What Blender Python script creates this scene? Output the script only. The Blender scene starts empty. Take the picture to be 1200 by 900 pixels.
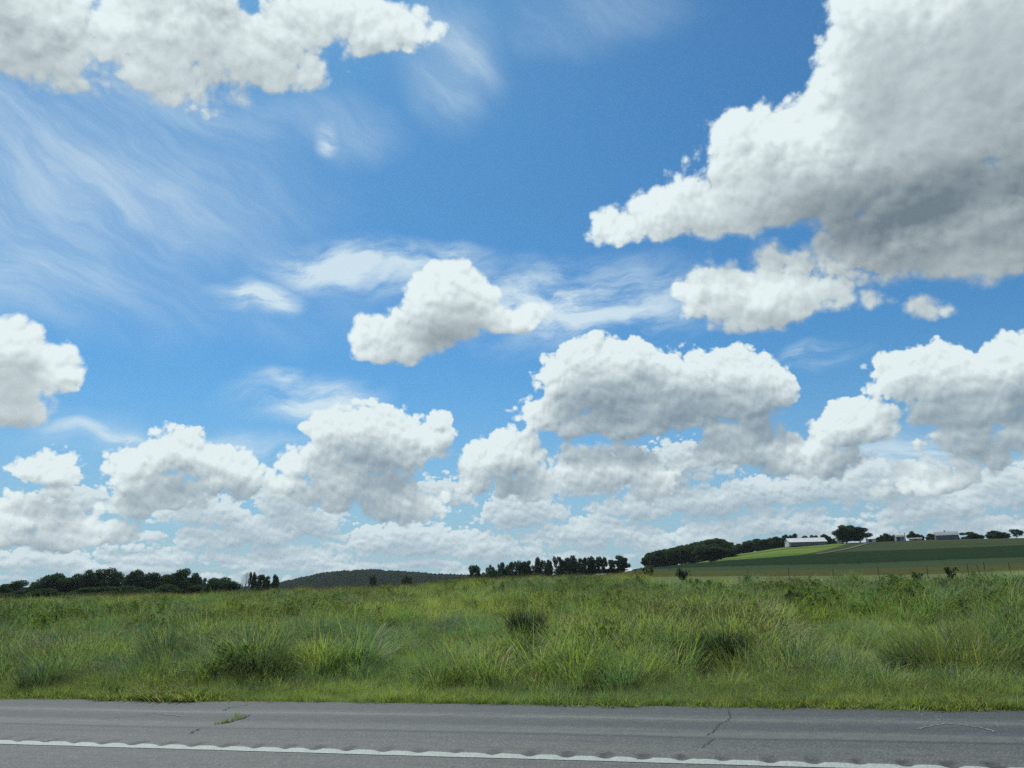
import bpy, bmesh, math, random
import numpy as np
from mathutils import Vector, Matrix

# ------------------------------------------------------------------ camera
scene = bpy.context.scene
C = scene.collection
EYE = 1.40
YAW = math.radians(13.8)          # the road runs along X, the view is turned a little left
PITCH = math.radians(14.8)
ROLL = math.radians(-1.36)
F_PX = 906.0                      # focal length in units of a 1200 px wide picture
cam_d = bpy.data.cameras.new('camera')
cam = bpy.data.objects.new('camera', cam_d); C.objects.link(cam)
cam_d.sensor_width = 36.0; cam_d.lens = 36.0 * F_PX / 1200.0
cam_d.clip_start = 0.1; cam_d.clip_end = 60000
Rm = Matrix.Rotation(YAW, 3, 'Z') @ Matrix.Rotation(math.radians(90) + PITCH, 3, 'X') @ Matrix.Rotation(ROLL, 3, 'Z')
cam.matrix_world = Matrix.Translation((0, 0, EYE)) @ Rm.to_4x4()
scene.camera = cam
RM = np.array(Rm)

def ray(px, py):
    d = RM @ np.array([(px - 600) / F_PX, -(py - 450) / F_PX, -1.0])
    return d / np.linalg.norm(d)
def azel(px, py):                 # azimuth (to the right of +Y) and elevation, radians
    d = ray(px, py)
    return math.atan2(d[0], d[1]), math.asin(d[2])
def project(P):                   # world points (N,3) -> picture coordinates of a 1200x900 picture
    q = (np.asarray(P) - np.array([0, 0, EYE])) @ RM
    return 600 + F_PX * q[..., 0] / -q[..., 2], 450 - F_PX * q[..., 1] / -q[..., 2]

# ------------------------------------------------------------------ sun and sky
SUN_EL = math.radians(57); SUN_AZ = math.radians(-38)   # ahead and to the left, above the frame
sd = bpy.data.lights.new('sun', 'SUN'); sun = bpy.data.objects.new('sun', sd); C.objects.link(sun)
sd.energy = 4.5; sd.angle = math.radians(0.53); sd.color = (1.0, 0.96, 0.90)
sv = Vector((math.sin(SUN_AZ) * math.cos(SUN_EL), math.cos(SUN_AZ) * math.cos(SUN_EL), math.sin(SUN_EL)))
sun.rotation_euler = sv.to_track_quat('Z', 'Y').to_euler()
scene.view_settings.view_transform = 'Standard'; scene.view_settings.look = 'None'
scene.view_settings.exposure = 0.0; scene.view_settings.gamma = 1.0
scene.view_settings.use_curve_mapping = False
scene.render.engine = 'CYCLES'
cy = scene.cycles
cy.max_bounces = 5; cy.diffuse_bounces = 3; cy.glossy_bounces = 2; cy.transmission_bounces = 4
cy.transparent_max_bounces = 8; cy.volume_bounces = 1
cy.use_adaptive_sampling = True; cy.adaptive_threshold = 0.010; cy.adaptive_min_samples = 24
cy.use_denoising = False; cy.denoiser = 'OPENIMAGEDENOISE'; cy.denoising_input_passes = 'RGB_ALBEDO_NORMAL'; cy.denoising_prefilter = 'ACCURATE'
scene.render.film_transparent = False
try: cy.pixel_filter_type = 'BLACKMAN_HARRIS'; cy.filter_width = 1.5
except Exception: pass

world = bpy.data.worlds.new('World'); scene.world = world; world.use_nodes = True
wt = world.node_tree; wt.nodes.clear()
world.cycles.sampling_method = 'MANUAL'; world.cycles.sample_map_resolution = 512

class NB:
    """small helper for writing node graphs"""
    def __init__(s, tree): s.t = tree; s.N = tree.nodes; s.L = tree.links
    def put(s, sock, v):
        if v is None: return
        if isinstance(v, bpy.types.NodeSocket): s.L.new(v, sock)
        else: sock.default_value = v
    def m(s, op, a, b=None, c=None, clamp=False):
        n = s.N.new('ShaderNodeMath'); n.operation = op; n.use_clamp = clamp
        for i, v in enumerate((a, b, c)): s.put(n.inputs[i], v)
        return n.outputs[0]
    def v(s, op, a, b=None, c=None):
        n = s.N.new('ShaderNodeVectorMath'); n.operation = op
        for i, q in enumerate((a, b, c)): s.put(n.inputs[i], q)
        return n.outputs['Value'] if op in ('LENGTH', 'DOT_PRODUCT', 'DISTANCE') else n.outputs['Vector']
    def vs(s, a, k):
        n = s.N.new('ShaderNodeVectorMath'); n.operation = 'SCALE'; s.put(n.inputs[0], a); s.put(n.inputs['Scale'], k)
        return n.outputs['Vector']
    def noise(s, vec, scale, detail=4, rough=0.5, dist=0.0, dim='3D', lac=2.0, out=0):
        n = s.N.new('ShaderNodeTexNoise'); n.noise_dimensions = dim
        s.put(n.inputs['Vector'], vec); s.put(n.inputs['Scale'], scale)
        n.inputs['Detail'].default_value = detail; n.inputs['Roughness'].default_value = rough
        n.inputs['Distortion'].default_value = dist; n.inputs['Lacunarity'].default_value = lac
        return n.outputs[out]
    def voro(s, vec, scale, feature='F1', detail=0, rough=0.5, rand=1.0, smooth=None, out='Distance', dim='3D'):
        n = s.N.new('ShaderNodeTexVoronoi'); n.voronoi_dimensions = dim; n.feature = feature
        s.put(n.inputs['Vector'], vec); s.put(n.inputs['Scale'], scale)
        n.inputs['Detail'].default_value = detail; n.inputs['Roughness'].default_value = rough
        n.inputs['Randomness'].default_value = rand
        if smooth is not None: n.inputs['Smoothness'].default_value = smooth
        return n.outputs[out]
    def sstep(s, x, a, b, o0=0.0, o1=1.0, kind='SMOOTHSTEP'):
        n = s.N.new('ShaderNodeMapRange'); n.interpolation_type = kind; n.clamp = True
        for i, q in enumerate((x, a, b, o0, o1)): s.put(n.inputs[i], q)
        return n.outputs[0]
    def mix(s, f, a, b, blend='MIX'):
        n = s.N.new('ShaderNodeMix'); n.data_type = 'RGBA'; n.blend_type = blend
        s.put(n.inputs[0], f); s.put(n.inputs[6], a); s.put(n.inputs[7], b)
        return n.outputs[2]
    def xyz(s, x, y, z):
        n = s.N.new('ShaderNodeCombineXYZ')
        for i, q in enumerate((x, y, z)): s.put(n.inputs[i], q)
        return n.outputs[0]
    def sep(s, vec):
        n = s.N.new('ShaderNodeSeparateXYZ'); s.put(n.inputs[0], vec); return n.outputs

W = NB(wt)
tc = W.N.new('ShaderNodeTexCoord')
dirv = W.v('NORMALIZE', tc.outputs['Generated'])
dx, dy, dz = W.sep(dirv)
az = W.m('ARCTAN2', dx, dy); el = W.m('ARCSINE', dz)
P0 = W.xyz(az, el, 0.0)

# the clouds are given by bearing and height above the horizon
def blob_params(cx, cy_, rx, ry):
    a, e = azel(cx, cy_)
    a1, e1 = azel(cx + rx, cy_); a2, e2 = azel(cx - rx, cy_)
    ra = abs(a1 - a2) / 2
    _, e3 = azel(cx, cy_ - ry); _, e4 = azel(cx, cy_ + ry)
    return a, e, max(ra, 1e-3), max(abs(e3 - e4) / 2, 1e-3)

def cloud_group(name, blobs, detail_scale, amp_big, amp, detail=7, billow=0.5, rough=0.55, rows=False, flat=1.0, full=True):
    """field > 0 inside the cloud; inputs: bearing/height vector and the direction vector for the noise"""
    g = bpy.data.node_groups.new(name, 'ShaderNodeTree')
    g.interface.new_socket('P', in_out='INPUT', socket_type='NodeSocketVector')
    g.interface.new_socket('D', in_out='INPUT', socket_type='NodeSocketVector')
    g.interface.new_socket('Field', in_out='OUTPUT', socket_type='NodeSocketFloat')
    b = NB(g)
    gi = b.N.new('NodeGroupInput'); go = b.N.new('NodeGroupOutput')
    P, D = gi.outputs['P'], gi.outputs['D']
    if flat != 1.0: D = b.v('MULTIPLY', D, (1, 1, flat))
    w1 = b.v('SUBTRACT', b.noise(D, detail_scale * 0.4, 2, 0.5, out=1), (0.5, 0.5, 0.5))
    Pw = b.v('ADD', P, b.vs(w1, amp_big))
    f = None
    for (cx, cy_, rx, ry, h) in blobs:
        a, e, ra, re = blob_params(cx, cy_ + .25 * ry, rx, ry * 1.25)
        q = b.v('MULTIPLY_ADD', Pw, (1 / ra, 1 / re, 0), (-a / ra, -e / re, 0))
        q = b.v('MAXIMUM', q, b.v('MULTIPLY', q, (-1, -1.7, 0)))       # flatter below than above
        l = b.v('DOT_PRODUCT', q, q)
        o = b.m('MULTIPLY_ADD', l, -h, h)
        f = o if f is None else b.m('SMOOTH_MAX', f, o, 0.10)
    n1 = b.noise(D, detail_scale, detail if full else 2, rough)
    if rows:
        n3 = b.noise(b.v('MULTIPLY', P, (15, 52, 1)), 1.0, 3, 0.5)
        low = b.sstep(b.sep(P)[1], 0.02, 0.14, 1.15, -1.8)
        f = b.m('MAXIMUM', f, b.m('MULTIPLY_ADD', b.m('SUBTRACT', n3, 0.52), 3.4, b.m('MULTIPLY', b.m('SUBTRACT', low, 0.55), 0.5)))
    f = b.m('ADD', f, b.m('MULTIPLY', b.m('SUBTRACT', n1, 0.5), amp if full else amp * 0.4))
    if full:
        D2 = b.v('ADD', D, b.vs(w1, 0.6 / detail_scale))
        n2 = b.voro(D2, detail_scale * 2.1, 'F1', 2, 0.56)
        f = b.m('ADD', f, b.m('MULTIPLY', b.m('SUBTRACT', BIAS, n2), b.sstep(f, -0.45, 0.05, 0.12, billow)))
    b.L.new(f, go.inputs[0])
    return g

def use(g, P, D):
    n = W.N.new('ShaderNodeGroup'); n.node_tree = g; W.L.new(P, n.inputs[0]); W.L.new(D, n.inputs[1])
    return n.outputs[0]

# towards the sun, as seen in the sky: mostly upward, slightly left
def shift(da, de):
    # direction vector moved by (da, de); good enough for small steps
    P = W.v('ADD', P0, (da, de, 0.0))
    ce = W.m('COSINE', el)
    # east and up vectors at this direction
    ex = W.m('COSINE', az); ey = W.m('MULTIPLY', W.m('SINE', az), -1.0)
    E = W.xyz(ex, ey, 0.0)
    D = W.v('ADD', dirv, W.vs(E, da)); D = W.v('ADD', D, W.xyz(0.0, 0.0, de))
    return P, D

PX = 1 / F_PX
BIAS = 0.88
big = [  # near clouds
 (1150, 40, 190, 150, .95), (1040, 50, 100, 120, .9), (1085, 150, 200, 110, .95), (985, 190, 165, 85, .9), (890, 200, 95, 72, .75),
 (800, 254, 90, 42, .65), (735, 275, 58, 26, .5), (1120, 250, 200, 90, .95), (1200, 275, 120, 62, .85), (985, 300, 120, 30, .4),
 (905, 352, 112, 42, .62), (842, 334, 52, 38, .6), (885, 376, 64, 28, .5), (985, 352, 60, 22, .4), (1085, 358, 36, 16, .3),
 (522, 354, 62, 38, .75), (462, 394, 60, 30, .65), (505, 380, 72, 32, .7), (534, 332, 34, 30, .6), (600, 376, 44, 20, .5), (430, 402, 30, 18, .4),
 (60, 25, 260, 85, .6), (250, 30, 175, 68, .6), (345, 62, 60, 50, .5), (420, 20, 90, 44, .5), (150, 90, 120, 40, .4),
 (4, 400, 60, 36, .7), (62, 430, 46, 36, .65), (16, 468, 58, 34, .7), (16, 436, 60, 50, .8),
]
mid = [
 (52, 541, 60, 22, .45), (70, 570, 30, 12, .3),
 (200, 526, 56, 26, .6), (265, 544, 60, 26, .55), (160, 540, 40, 24, .45), (185, 572, 80, 32, .6), (150, 590, 44, 20, .4), (262, 562, 50, 24, .45),
 (410, 500, 64, 30, .6), (450, 520, 74, 36, .65), (372, 540, 50, 30, .5), (415, 560, 96, 40, .65), (470, 588, 62, 28, .55), (514, 488, 14, 14, .35), (516, 516, 22, 24, .4),
 (592, 528, 56, 30, .65), (575, 555, 46, 26, .5), (628, 560, 40, 24, .5),
 (705, 438, 84, 48, .75), (800, 442, 104, 42, .75), (875, 455, 66, 40, .7), (652, 474, 48, 26, .5), (770, 482, 150, 32, .75), (740, 410, 40, 22, .5), (845, 420, 44, 22, .5),
 (715, 545, 78, 36, .6), (760, 565, 50, 24, .45), (870, 515, 80, 40, .6), (995, 498, 72, 34, .65), (955, 530, 84, 32, .6),
 (1105, 440, 100, 40, .7), (1195, 428, 74, 46, .75), (1140, 478, 96, 34, .65), (1135, 540, 58, 34, .5), (1230, 500, 90, 44, .65), (1130, 510, 60, 24, .35),
 (30, 600, 90, 28, .6), (100, 622, 66, 20, .5), (50, 628, 90, 18, .45),
]
far = [
 (290, 622, 90, 20, .6), (360, 610, 54, 20, .45), (180, 652, 80, 14, .4), (470, 632, 90, 20, .55), (612, 598, 60, 24, .5), (570, 640, 84, 18, .5),
 (745, 590, 66, 18, .5), (830, 585, 84, 20, .6), (700, 622, 90, 20, .5), (960, 572, 90, 20, .5), (900, 610, 110, 18, .5),
 (1090, 592, 100, 20, .55), (1190, 572, 80, 24, .5), (1010, 622, 90, 16, .45), (40, 655, 84, 14, .45), (340, 652, 90, 12, .4), (800, 632, 100, 14, .45), (1140, 615, 84, 14, .4),
]
mid += [(1090, 562, 90, 20, .4)]
mid = [(x_, y_, a_ * 1.0, b_ * 1.04, h_ + .06) for x_, y_, a_, b_, h_ in mid]
big += [(540, 372, 90, 26, .65), (860, 235, 120, 60, .7)]
far += [(780, 545, 90, 26, .6), (880, 575, 70, 20, .55), (690, 560, 60, 20, .5), (340, 585, 50, 20, .5), (1040, 560, 70, 24, .55), (520, 575, 40, 18, .45), (100, 585, 60, 16, .4), (240, 600, 70, 16, .45)]
far = [(x_, y_, a_, b_ * 1.15, h_ + .08) for x_, y_, a_, b_, h_ in far]
def pair(nm, lst, sc, ab, am, dt, bi, ro, rows=False, flat=1.0):
    return (cloud_group('cloud_' + nm, lst, sc, ab, am, dt, bi * 0.85, ro, rows, flat), cloud_group('cloud_%s_mass' % nm, lst, sc, ab, am, dt, bi, ro, rows, flat, False))
g_big = pair('near', big, 12.5, 0.075, 1.80, 8, 0.58, 0.60)
g_mid = pair('middle', mid, 21.0, 0.040, 1.45, 7, 0.55, 0.57)
g_far = pair('far', far, 36.0, 0.022, 1.3, 6, 0.60, 0.56, True, 1.35)

# base sky
skyn = W.N.new('ShaderNodeTexSky'); skyn.sky_type = 'NISHITA'; skyn.sun_disc = False
skyn.sun_elevation = SUN_EL; skyn.sun_rotation = SUN_AZ
skyn.air_density = 1.0; skyn.dust_density = 0.7; skyn.ozone_density = 2.2; skyn.altitude = 250
# keep the look-up above the horizon so that the lower half is not black
W.L.new(W.v('NORMALIZE', W.xyz(dx, dy, W.m('MAXIMUM', dz, 0.012))), skyn.inputs[0])
SKY_STR = 0.10
U = 1.0 / SKY_STR
sky_col = W.v('MULTIPLY', skyn.outputs[0], (0.36, 0.80, 1.02))
hz = W.sstep(el, 0.0, 0.42, 1.0, 0.0)
hz = W.m('MULTIPLY', W.m('POWER', hz, 2.6), 0.76)
sky_col = W.mix(hz, sky_col, (0.37 * U, 0.49 * U, 0.585 * U, 1))

# thin high cloud: stretched streaks
def rot2(P, ang):
    n = W.N.new('ShaderNodeVectorRotate'); n.rotation_type = 'Z_AXIS'; W.put(n.inputs['Vector'], P); n.inputs['Angle'].default_value = ang
    return n.outputs[0]
def blobmask(lst, P):
    f = None
    for (cx, cy_, rx, ry, h) in lst:
        a, e, ra, re = blob_params(cx, cy_, rx, ry)
        l = W.v('LENGTH', W.v('MULTIPLY_ADD', P, (1 / ra, 1 / re, 0), (-a / ra, -e / re, 0)))
        o = W.sstep(l, 0.0, 1.0, h, 0.0)
        f = o if f is None else W.m('MAXIMUM', f, o)
    return f
warp = W.vs(W.v('SUBTRACT', W.noise(dirv, 6.0, 3, 0.5, out=1), (0.5, 0.5, 0.5)), 0.11)
Pc = W.v('ADD', P0, warp)
st1 = W.noise(W.v('MULTIPLY', rot2(Pc, 0.50), (4.0, 20.0, 1.0)), 1.0, 8, 0.62)
st2 = W.noise(W.v('MULTIPLY', rot2(Pc, -0.10), (7.0, 26.0, 1.0)), 1.0, 8, 0.64)
m1 = blobmask([(80, 200, 460, 190, .80), (40, 320, 360, 110, .70), (200, 120, 300, 60, .6), (530, 75, 90, 95, .8), (380, 150, 120, 60, .45), (700, 30, 160, 60, .35), (330, 370, 250, 60, .2)], Pc)
m2 = blobmask([(680, 352, 230, 66, 1.1), (470, 322, 210, 44, .8), (380, 316, 120, 36, 1.25), (290, 343, 66, 26, 1.5), (400, 312, 90, 32, 1.2), (540, 300, 60, 24, .8), (360, 465, 120, 34, 1.05), (330, 440, 50, 20, .8), (230, 520, 240, 36, .6), (960, 415, 60, 26, .8), (368, 163, 16, 24, 1.0), (1060,555,200,60,.9), (130, 512, 120, 14, .9)], Pc)
c1 = W.m('MULTIPLY', W.sstep(st1, 0.34, 0.74, 0.28, 0.92), m1)
c2 = W.m('MULTIPLY', W.sstep(st2, 0.34, 0.66, 0.05, 1.15), m2)
cir = W.m('MINIMUM', W.m('ADD', c1, c2), 0.9)
col = W.mix(cir, sky_col, (0.66 * U, 0.80 * U, 0.87 * U, 1))

def lay(col, g, big_step, small_step, k, a0, a1, white, grey, thick, veil=None, dark=None):
    """one cloud layer over what is behind it; brightness from how much cloud lies towards the sun"""
    f0 = use(g[0], P0, dirv)
    Ps, Ds = shift(-0.35 * small_step, small_step); fs = use(g[0], Ps, Ds)
    Pl, Dl = shift(-0.25 * big_step, big_step); fl = use(g[1], Pl, Dl)
    base = W.sstep(W.m('SUBTRACT', fl, f0), 0.0, 0.8, 0.0, 0.45, kind='LINEAR')      # bottoms fray more softly than tops
    alpha = W.sstep(f0, a0, W.m('ADD', base, a1))
    relief = W.m('MULTIPLY', W.m('SUBTRACT', f0, fs), k)
    relief = W.m('MULTIPLY', W.m('MINIMUM', W.m('MAXIMUM', relief, -0.32), 0.26), W.sstep(fl, 0.1, 0.8, 1.2, 0.42, kind='LINEAR'))
    lit = W.m('ADD', W.m('SUBTRACT', 0.95, W.m('MULTIPLY', W.sstep(fl, -0.25, 0.95, kind='LINEAR'), thick)), relief)
    if dark is not None: lit = W.m('SUBTRACT', lit, dark)
    lit = W.sstep(lit, 0.0, 1.0, kind='LINEAR')
    c = W.mix(lit, grey, white)
    if veil: c = W.mix(veil[0], c, veil[1])
    return W.mix(alpha, col, c)

darkmask = W.m('MULTIPLY', blobmask([(1085, 260, 270, 105, .50), (1000, 225, 190, 80, .30), (1200, 235, 190, 130, .40), (960, 275, 130, 30, .2), (500, 395, 120, 44, .20), (40, 40, 130, 55, .24), (240, 0, 150, 34, .26), (20, 430, 60, 40, .12), (900, 376, 90, 22, .12)], Pc), W.sstep(W.noise(dirv, 8.0, 4, 0.5), 0.25, 0.65, 0.8, 1.08, kind='LINEAR'))
col = lay(col, g_far, 16 * PX, 4 * PX, 0.62, -0.05, 0.13, (0.70 * U, 0.80 * U, 0.83 * U, 1), (0.19 * U, 0.285 * U, 0.375 * U, 1), 0.80, (0.20, (0.42 * U, 0.58 * U, 0.66 * U, 1)))
col = lay(col, g_mid, 36 * PX, 6 * PX, 0.72, -0.06, 0.13, (0.77 * U, 0.87 * U, 0.88 * U, 1), (0.17 * U, 0.25 * U, 0.32 * U, 1), 0.90)
col = lay(col, g_big, 44 * PX, 7 * PX, 0.72, -0.08, 0.18, (0.79 * U, 0.89 * U, 0.90 * U, 1), (0.16 * U, 0.215 * U, 0.255 * U, 1), 0.54, None, darkmask)

# the parts of the sky beside, behind and above the view: the same kind of weather, drawn simply
nb = W.noise(W.v('MULTIPLY', dirv, (1.0, 1.0, 2.4)), 4.2, 4, 0.55)
beside = W.mix(W.sstep(nb, 0.47, 0.60), sky_col, W.mix(W.sstep(nb, 0.55, 0.75), (0.72 * U, 0.81 * U, 0.83 * U, 1), (0.33 * U, 0.40 * U, 0.45 * U, 1)))
def background(c):
    n = W.N.new('ShaderNodeBackground'); W.put(n.inputs[0], c); n.inputs[1].default_value = SKY_STR; return n.outputs[0]
def mixsh(f, a, b):
    n = W.N.new('ShaderNodeMixShader'); W.put(n.inputs[0], f); W.L.new(a, n.inputs[1]); W.L.new(b, n.inputs[2]); return n.outputs[0]
inview = W.m('MULTIPLY', W.m('LESS_THAN', W.m('ABSOLUTE', W.m('ADD', az, YAW)), 0.86), W.m('LESS_THAN', el, 0.86))
above = W.m('GREATER_THAN', el, -0.004)
sh = mixsh(above, background((0.10 * U, 0.14 * U, 0.10 * U, 1)), mixsh(inview, background(beside), background(col)))
wo = W.N.new('ShaderNodeOutputWorld'); W.L.new(sh, wo.inputs[0])

#@@STRUCTURE
# ------------------------------------------------------------------ helpers
rng = np.random.default_rng(7)
random.seed(7)

def material(name):
    m = bpy.data.materials.new(name); m.use_nodes = True; m.node_tree.nodes.clear()
    b = NB(m.node_tree); out = b.N.new('ShaderNodeOutputMaterial')
    return m, b, out
def principled(b, out, base, rough=0.8, spec=0.3, normal=None, metal=0.0):
    p = b.N.new('ShaderNodeBsdfPrincipled')
    b.put(p.inputs['Base Color'], base); b.put(p.inputs['Roughness'], rough)
    b.put(p.inputs['Specular IOR Level'], spec); b.put(p.inputs['Metallic'], metal)
    if normal is not None: b.put(p.inputs['Normal'], normal)
    b.L.new(p.outputs[0], out.inputs[0]); return p
def bump(b, h, strength, dist):
    n = b.N.new('ShaderNodeBump'); b.put(n.inputs['Height'], h); n.inputs['Strength'].default_value = strength
    n.inputs['Distance'].default_value = dist; return n.outputs[0]
def pos(b): return b.N.new('ShaderNodeNewGeometry').outputs['Position']
def plain(name, c, rough=0.7, spec=0.3, var=0.12, scale=3.0, metal=0.0):
    m, b, o = material(name)
    n = b.noise(pos(b), scale, 4, 0.6)
    c0 = tuple(x * (1 - var) for x in c) + (1,); c1 = tuple(min(1, x * (1 + var)) for x in c) + (1,)
    principled(b, o, b.mix(b.sstep(n, 0.3, 0.7), c0, c1), rough, spec, None, metal)
    return m

def mesh_obj(name, verts, faces, mat=None, parent=None, smooth=False, attrs=None, loc=None):
    me = bpy.data.meshes.new(name)
    verts = np.asarray(verts, dtype=np.float32)
    if isinstance(faces, np.ndarray):
        k = faces.shape[1]; n = len(faces)
        me.vertices.add(len(verts)); me.vertices.foreach_set('co', verts.ravel())
        me.loops.add(n * k); me.loops.foreach_set('vertex_index', faces.astype(np.int32).ravel())
        me.polygons.add(n); me.polygons.foreach_set('loop_start', np.arange(0, n * k, k, dtype=np.int32))
        me.update(calc_edges=True)
    else:
        me.from_pydata([tuple(map(float, v)) for v in verts], [], faces); me.update()
    if smooth: me.polygons.foreach_set('use_smooth', [True] * len(me.polygons))
    if attrs:
        for k_, v_ in attrs.items():
            a = me.attributes.new(k_, 'FLOAT', 'POINT'); a.data.foreach_set('value', np.asarray(v_, dtype=np.float32))
    mats = mat if isinstance(mat, (list, tuple)) else ([mat] if mat else [])
    for q in mats: me.materials.append(q)
    o = bpy.data.objects.new(name, me); C.objects.link(o)
    if loc is not None: o.location = loc
    if parent: o.parent = parent
    return o
def empty(name, loc=(0, 0, 0), rz=0.0):
    o = bpy.data.objects.new(name, None); C.objects.link(o); o.location = loc; o.rotation_euler = (0, 0, rz); return o
def tag(o, label=None, cat=None, group=None, kind=None):
    if label: o['label'] = label
    if cat: o['category'] = cat
    if group: o['group'] = group
    if kind: o['kind'] = kind
    return o
def copy_tree(o, parent=None):
    c = o.copy(); C.objects.link(c); c.parent = parent
    for ch in [q for q in bpy.data.objects if q.parent == o]: copy_tree(ch, c)
    return c

class MB:
    """collects simple shapes into one mesh"""
    def __init__(s): s.v = []; s.f = []
    def add(s, v, f):
        k = len(s.v); s.v += [tuple(q) for q in v]; s.f += [tuple(i + k for i in q) for q in f]
    def box(s, x0, x1, y0, y1, z0, z1):
        s.add([(x0,y0,z0),(x1,y0,z0),(x1,y1,z0),(x0,y1,z0),(x0,y0,z1),(x1,y0,z1),(x1,y1,z1),(x0,y1,z1)],
              [(3,2,1,0),(4,5,6,7),(0,1,5,4),(1,2,6,5),(2,3,7,6),(3,0,4,7)])
    def tube(s, pts, rad, n=6):
        pts = [Vector(p) for p in pts]; rings = []
        rad = rad if isinstance(rad, (list, tuple)) else [rad] * len(pts)
        v = []; f = []
        for i, p in enumerate(pts):
            t = (pts[min(i + 1, len(pts) - 1)] - pts[max(i - 1, 0)]).normalized()
            a = t.orthogonal().normalized(); b_ = t.cross(a)
            for k in range(n):
                th = 2 * math.pi * k / n
                v.append(p + (a * math.cos(th) + b_ * math.sin(th)) * rad[i])
        for i in range(len(pts) - 1):
            for k in range(n):
                k2 = (k + 1) % n
                f.append((i * n + k, i * n + k2, (i + 1) * n + k2, (i + 1) * n + k))
        f.append(tuple(range(n - 1, -1, -1))); f.append(tuple((len(pts) - 1) * n + k for k in range(n)))
        s.add(v, f)
    def prism(s, poly, x0, x1):   # outline in the y,z plane pulled along x
        n = len(poly)
        s.add([(x0, y, z) for y, z in poly] + [(x1, y, z) for y, z in poly],
              [tuple(range(n - 1, -1, -1)), tuple(range(n, 2 * n))] + [(i, (i + 1) % n, n + (i + 1) % n, n + i) for i in range(n)])
    def build(s, name, mat, parent=None, smooth=False): return mesh_obj(name, s.v, s.f, mat, parent, smooth)

# ------------------------------------------------------------------ the lie of the land
EDGE = 10.05                       # far edge of the paved shoulder (distance across the road)
LINE = 7.02                        # middle of the painted edge line
def hline(px): return 690 - 0.0237 * (px - 600)
cols = np.array([-300, 0, 300, 450, 560, 700, 780, 860, 930, 1000, 1100, 1200, 1500], float)
caz = np.array([azel(c, hline(c))[0] for c in cols])
dist = np.array([0, 40, 70, 100, 140, 200, 330, 480, 600, 750, 1000, 2000, 6000, 50000], float)
crest_y = np.array([703, 701, 692, 687, 678.5, 673, 671.5, 671, 671, 671, 668.5, 664.5, 654.5])       # top of the meadow grass
hill_y = np.array([700, 698, 692, 689, 686, 673.5, 664, 650, 640.5, 636, 632, 630, 627])  # skyline of the far fields
def top_z(px, py, d):              # height of something seen at that pixel at that distance
    r = ray(px, py); return EYE + r[2] / math.hypot(r[0], r[1]) * d
z_c = np.array([top_z(c, y, 100) for c, y in zip(cols, crest_y)]) - 0.85
e_c = crest_y + 7.5
T = np.zeros((len(cols), len(dist)))
for i, c0 in enumerate(cols):
    low = max(-1.0, z_c[i] - 1.5)
    zz = {0: 0.0, 40: 0.35 * z_c[i], 70: 0.72 * z_c[i], 100: z_c[i]}
    if c0 >= 690:
        ev = lambda d, y: top_z(c0, y, d)
        et = e_c[i]; eh = hill_y[i]; z_h = ev(600, eh)
        zz.update({140: ev(140, et - 1.2), 200: ev(200, et - 3.5 - 0.02 * (et - eh)), 330: ev(330, et - 4 - 0.42 * (et - eh)), 480: ev(480, et - 3 - 0.78 * (et - eh - 3)),
                   600: z_h, 750: z_h - 1.0, 1000: z_h - 8, 2000: 2, 6000: 0, 50000: -100})
    else:
        zz.update({140: z_c[i] - .25, 200: low, 330: low - .3, 480: low - .5, 600: low - .5, 750: low - .5, 1000: low - 1, 2000: -1, 6000: -6, 50000: -160})
    T[i] = [zz[d] for d in dist]
def sm(t): t = np.clip(t, 0, 1); return t * t * (3 - 2 * t)
def vnoise(x, y, seed=0):
    xi = np.floor(x).astype(np.int64); yi = np.floor(y).astype(np.int64); fx = sm(x - xi); fy = sm(y - yi)
    def h(a, b):
        n = (a * 374761393 + b * 668265263 + seed * 2246822519) & 0xffffffff
        n = ((n ^ (n >> 13)) * 1274126177) & 0xffffffff
        return ((n ^ (n >> 16)) & 0xffff) / 65535.0
    return (h(xi, yi) * (1 - fx) + h(xi + 1, yi) * fx) * (1 - fy) + (h(xi, yi + 1) * (1 - fx) + h(xi + 1, yi + 1) * fx) * fy
def far_height(x, y):
    a = np.arctan2(x, np.abs(y)); d = np.hypot(x, y)
    ia = np.clip(np.searchsorted(caz, a) - 1, 0, len(caz) - 2)
    ta = np.clip((a - caz[ia]) / (caz[ia + 1] - caz[ia]), 0, 1); ta = 0.5 * ta + 0.5 * sm(ta)
    idd = np.clip(np.searchsorted(dist, d) - 1, 0, len(dist) - 2)
    td = np.clip((d - dist[idd]) / (dist[idd + 1] - dist[idd]), 0, 1)
    z = (T[ia, idd] * (1 - ta) + T[ia + 1, idd] * ta) * (1 - td) + (T[ia, idd + 1] * (1 - ta) + T[ia + 1, idd + 1] * ta) * td
    return z
def ground(x, y):
    x = np.asarray(x, float); y = np.asarray(y, float)
    v = np.where(y > 0, y - EDGE, -4.0 - y)          # distance beyond either road edge
    far = far_height(x, y)
    t = sm((v - 1.0) / 34)
    roll = (vnoise(x / 5.5, y / 5.5, 3) - .5) * .45 + (vnoise(x / 2.1, y / 2.1, 5) - .5) * .26
    near = -0.06 - 0.22 * sm(v / 3.0) * (1 - sm((v - 3) / 8)) + roll * sm((v - .6) / 4) * (1 - sm((v - 120) / 80))
    return np.where(v < 0, -0.06, near + far * t)
def gz(x, y): return float(ground(np.array([x]), np.array([y]))[0])
def at(px, d, py=680):             # ground point on the bearing of a picture column at a distance
    a, _ = azel(px, py); x = d * math.sin(a); y = d * math.cos(a)
    return x, y, gz(x, y)
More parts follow.
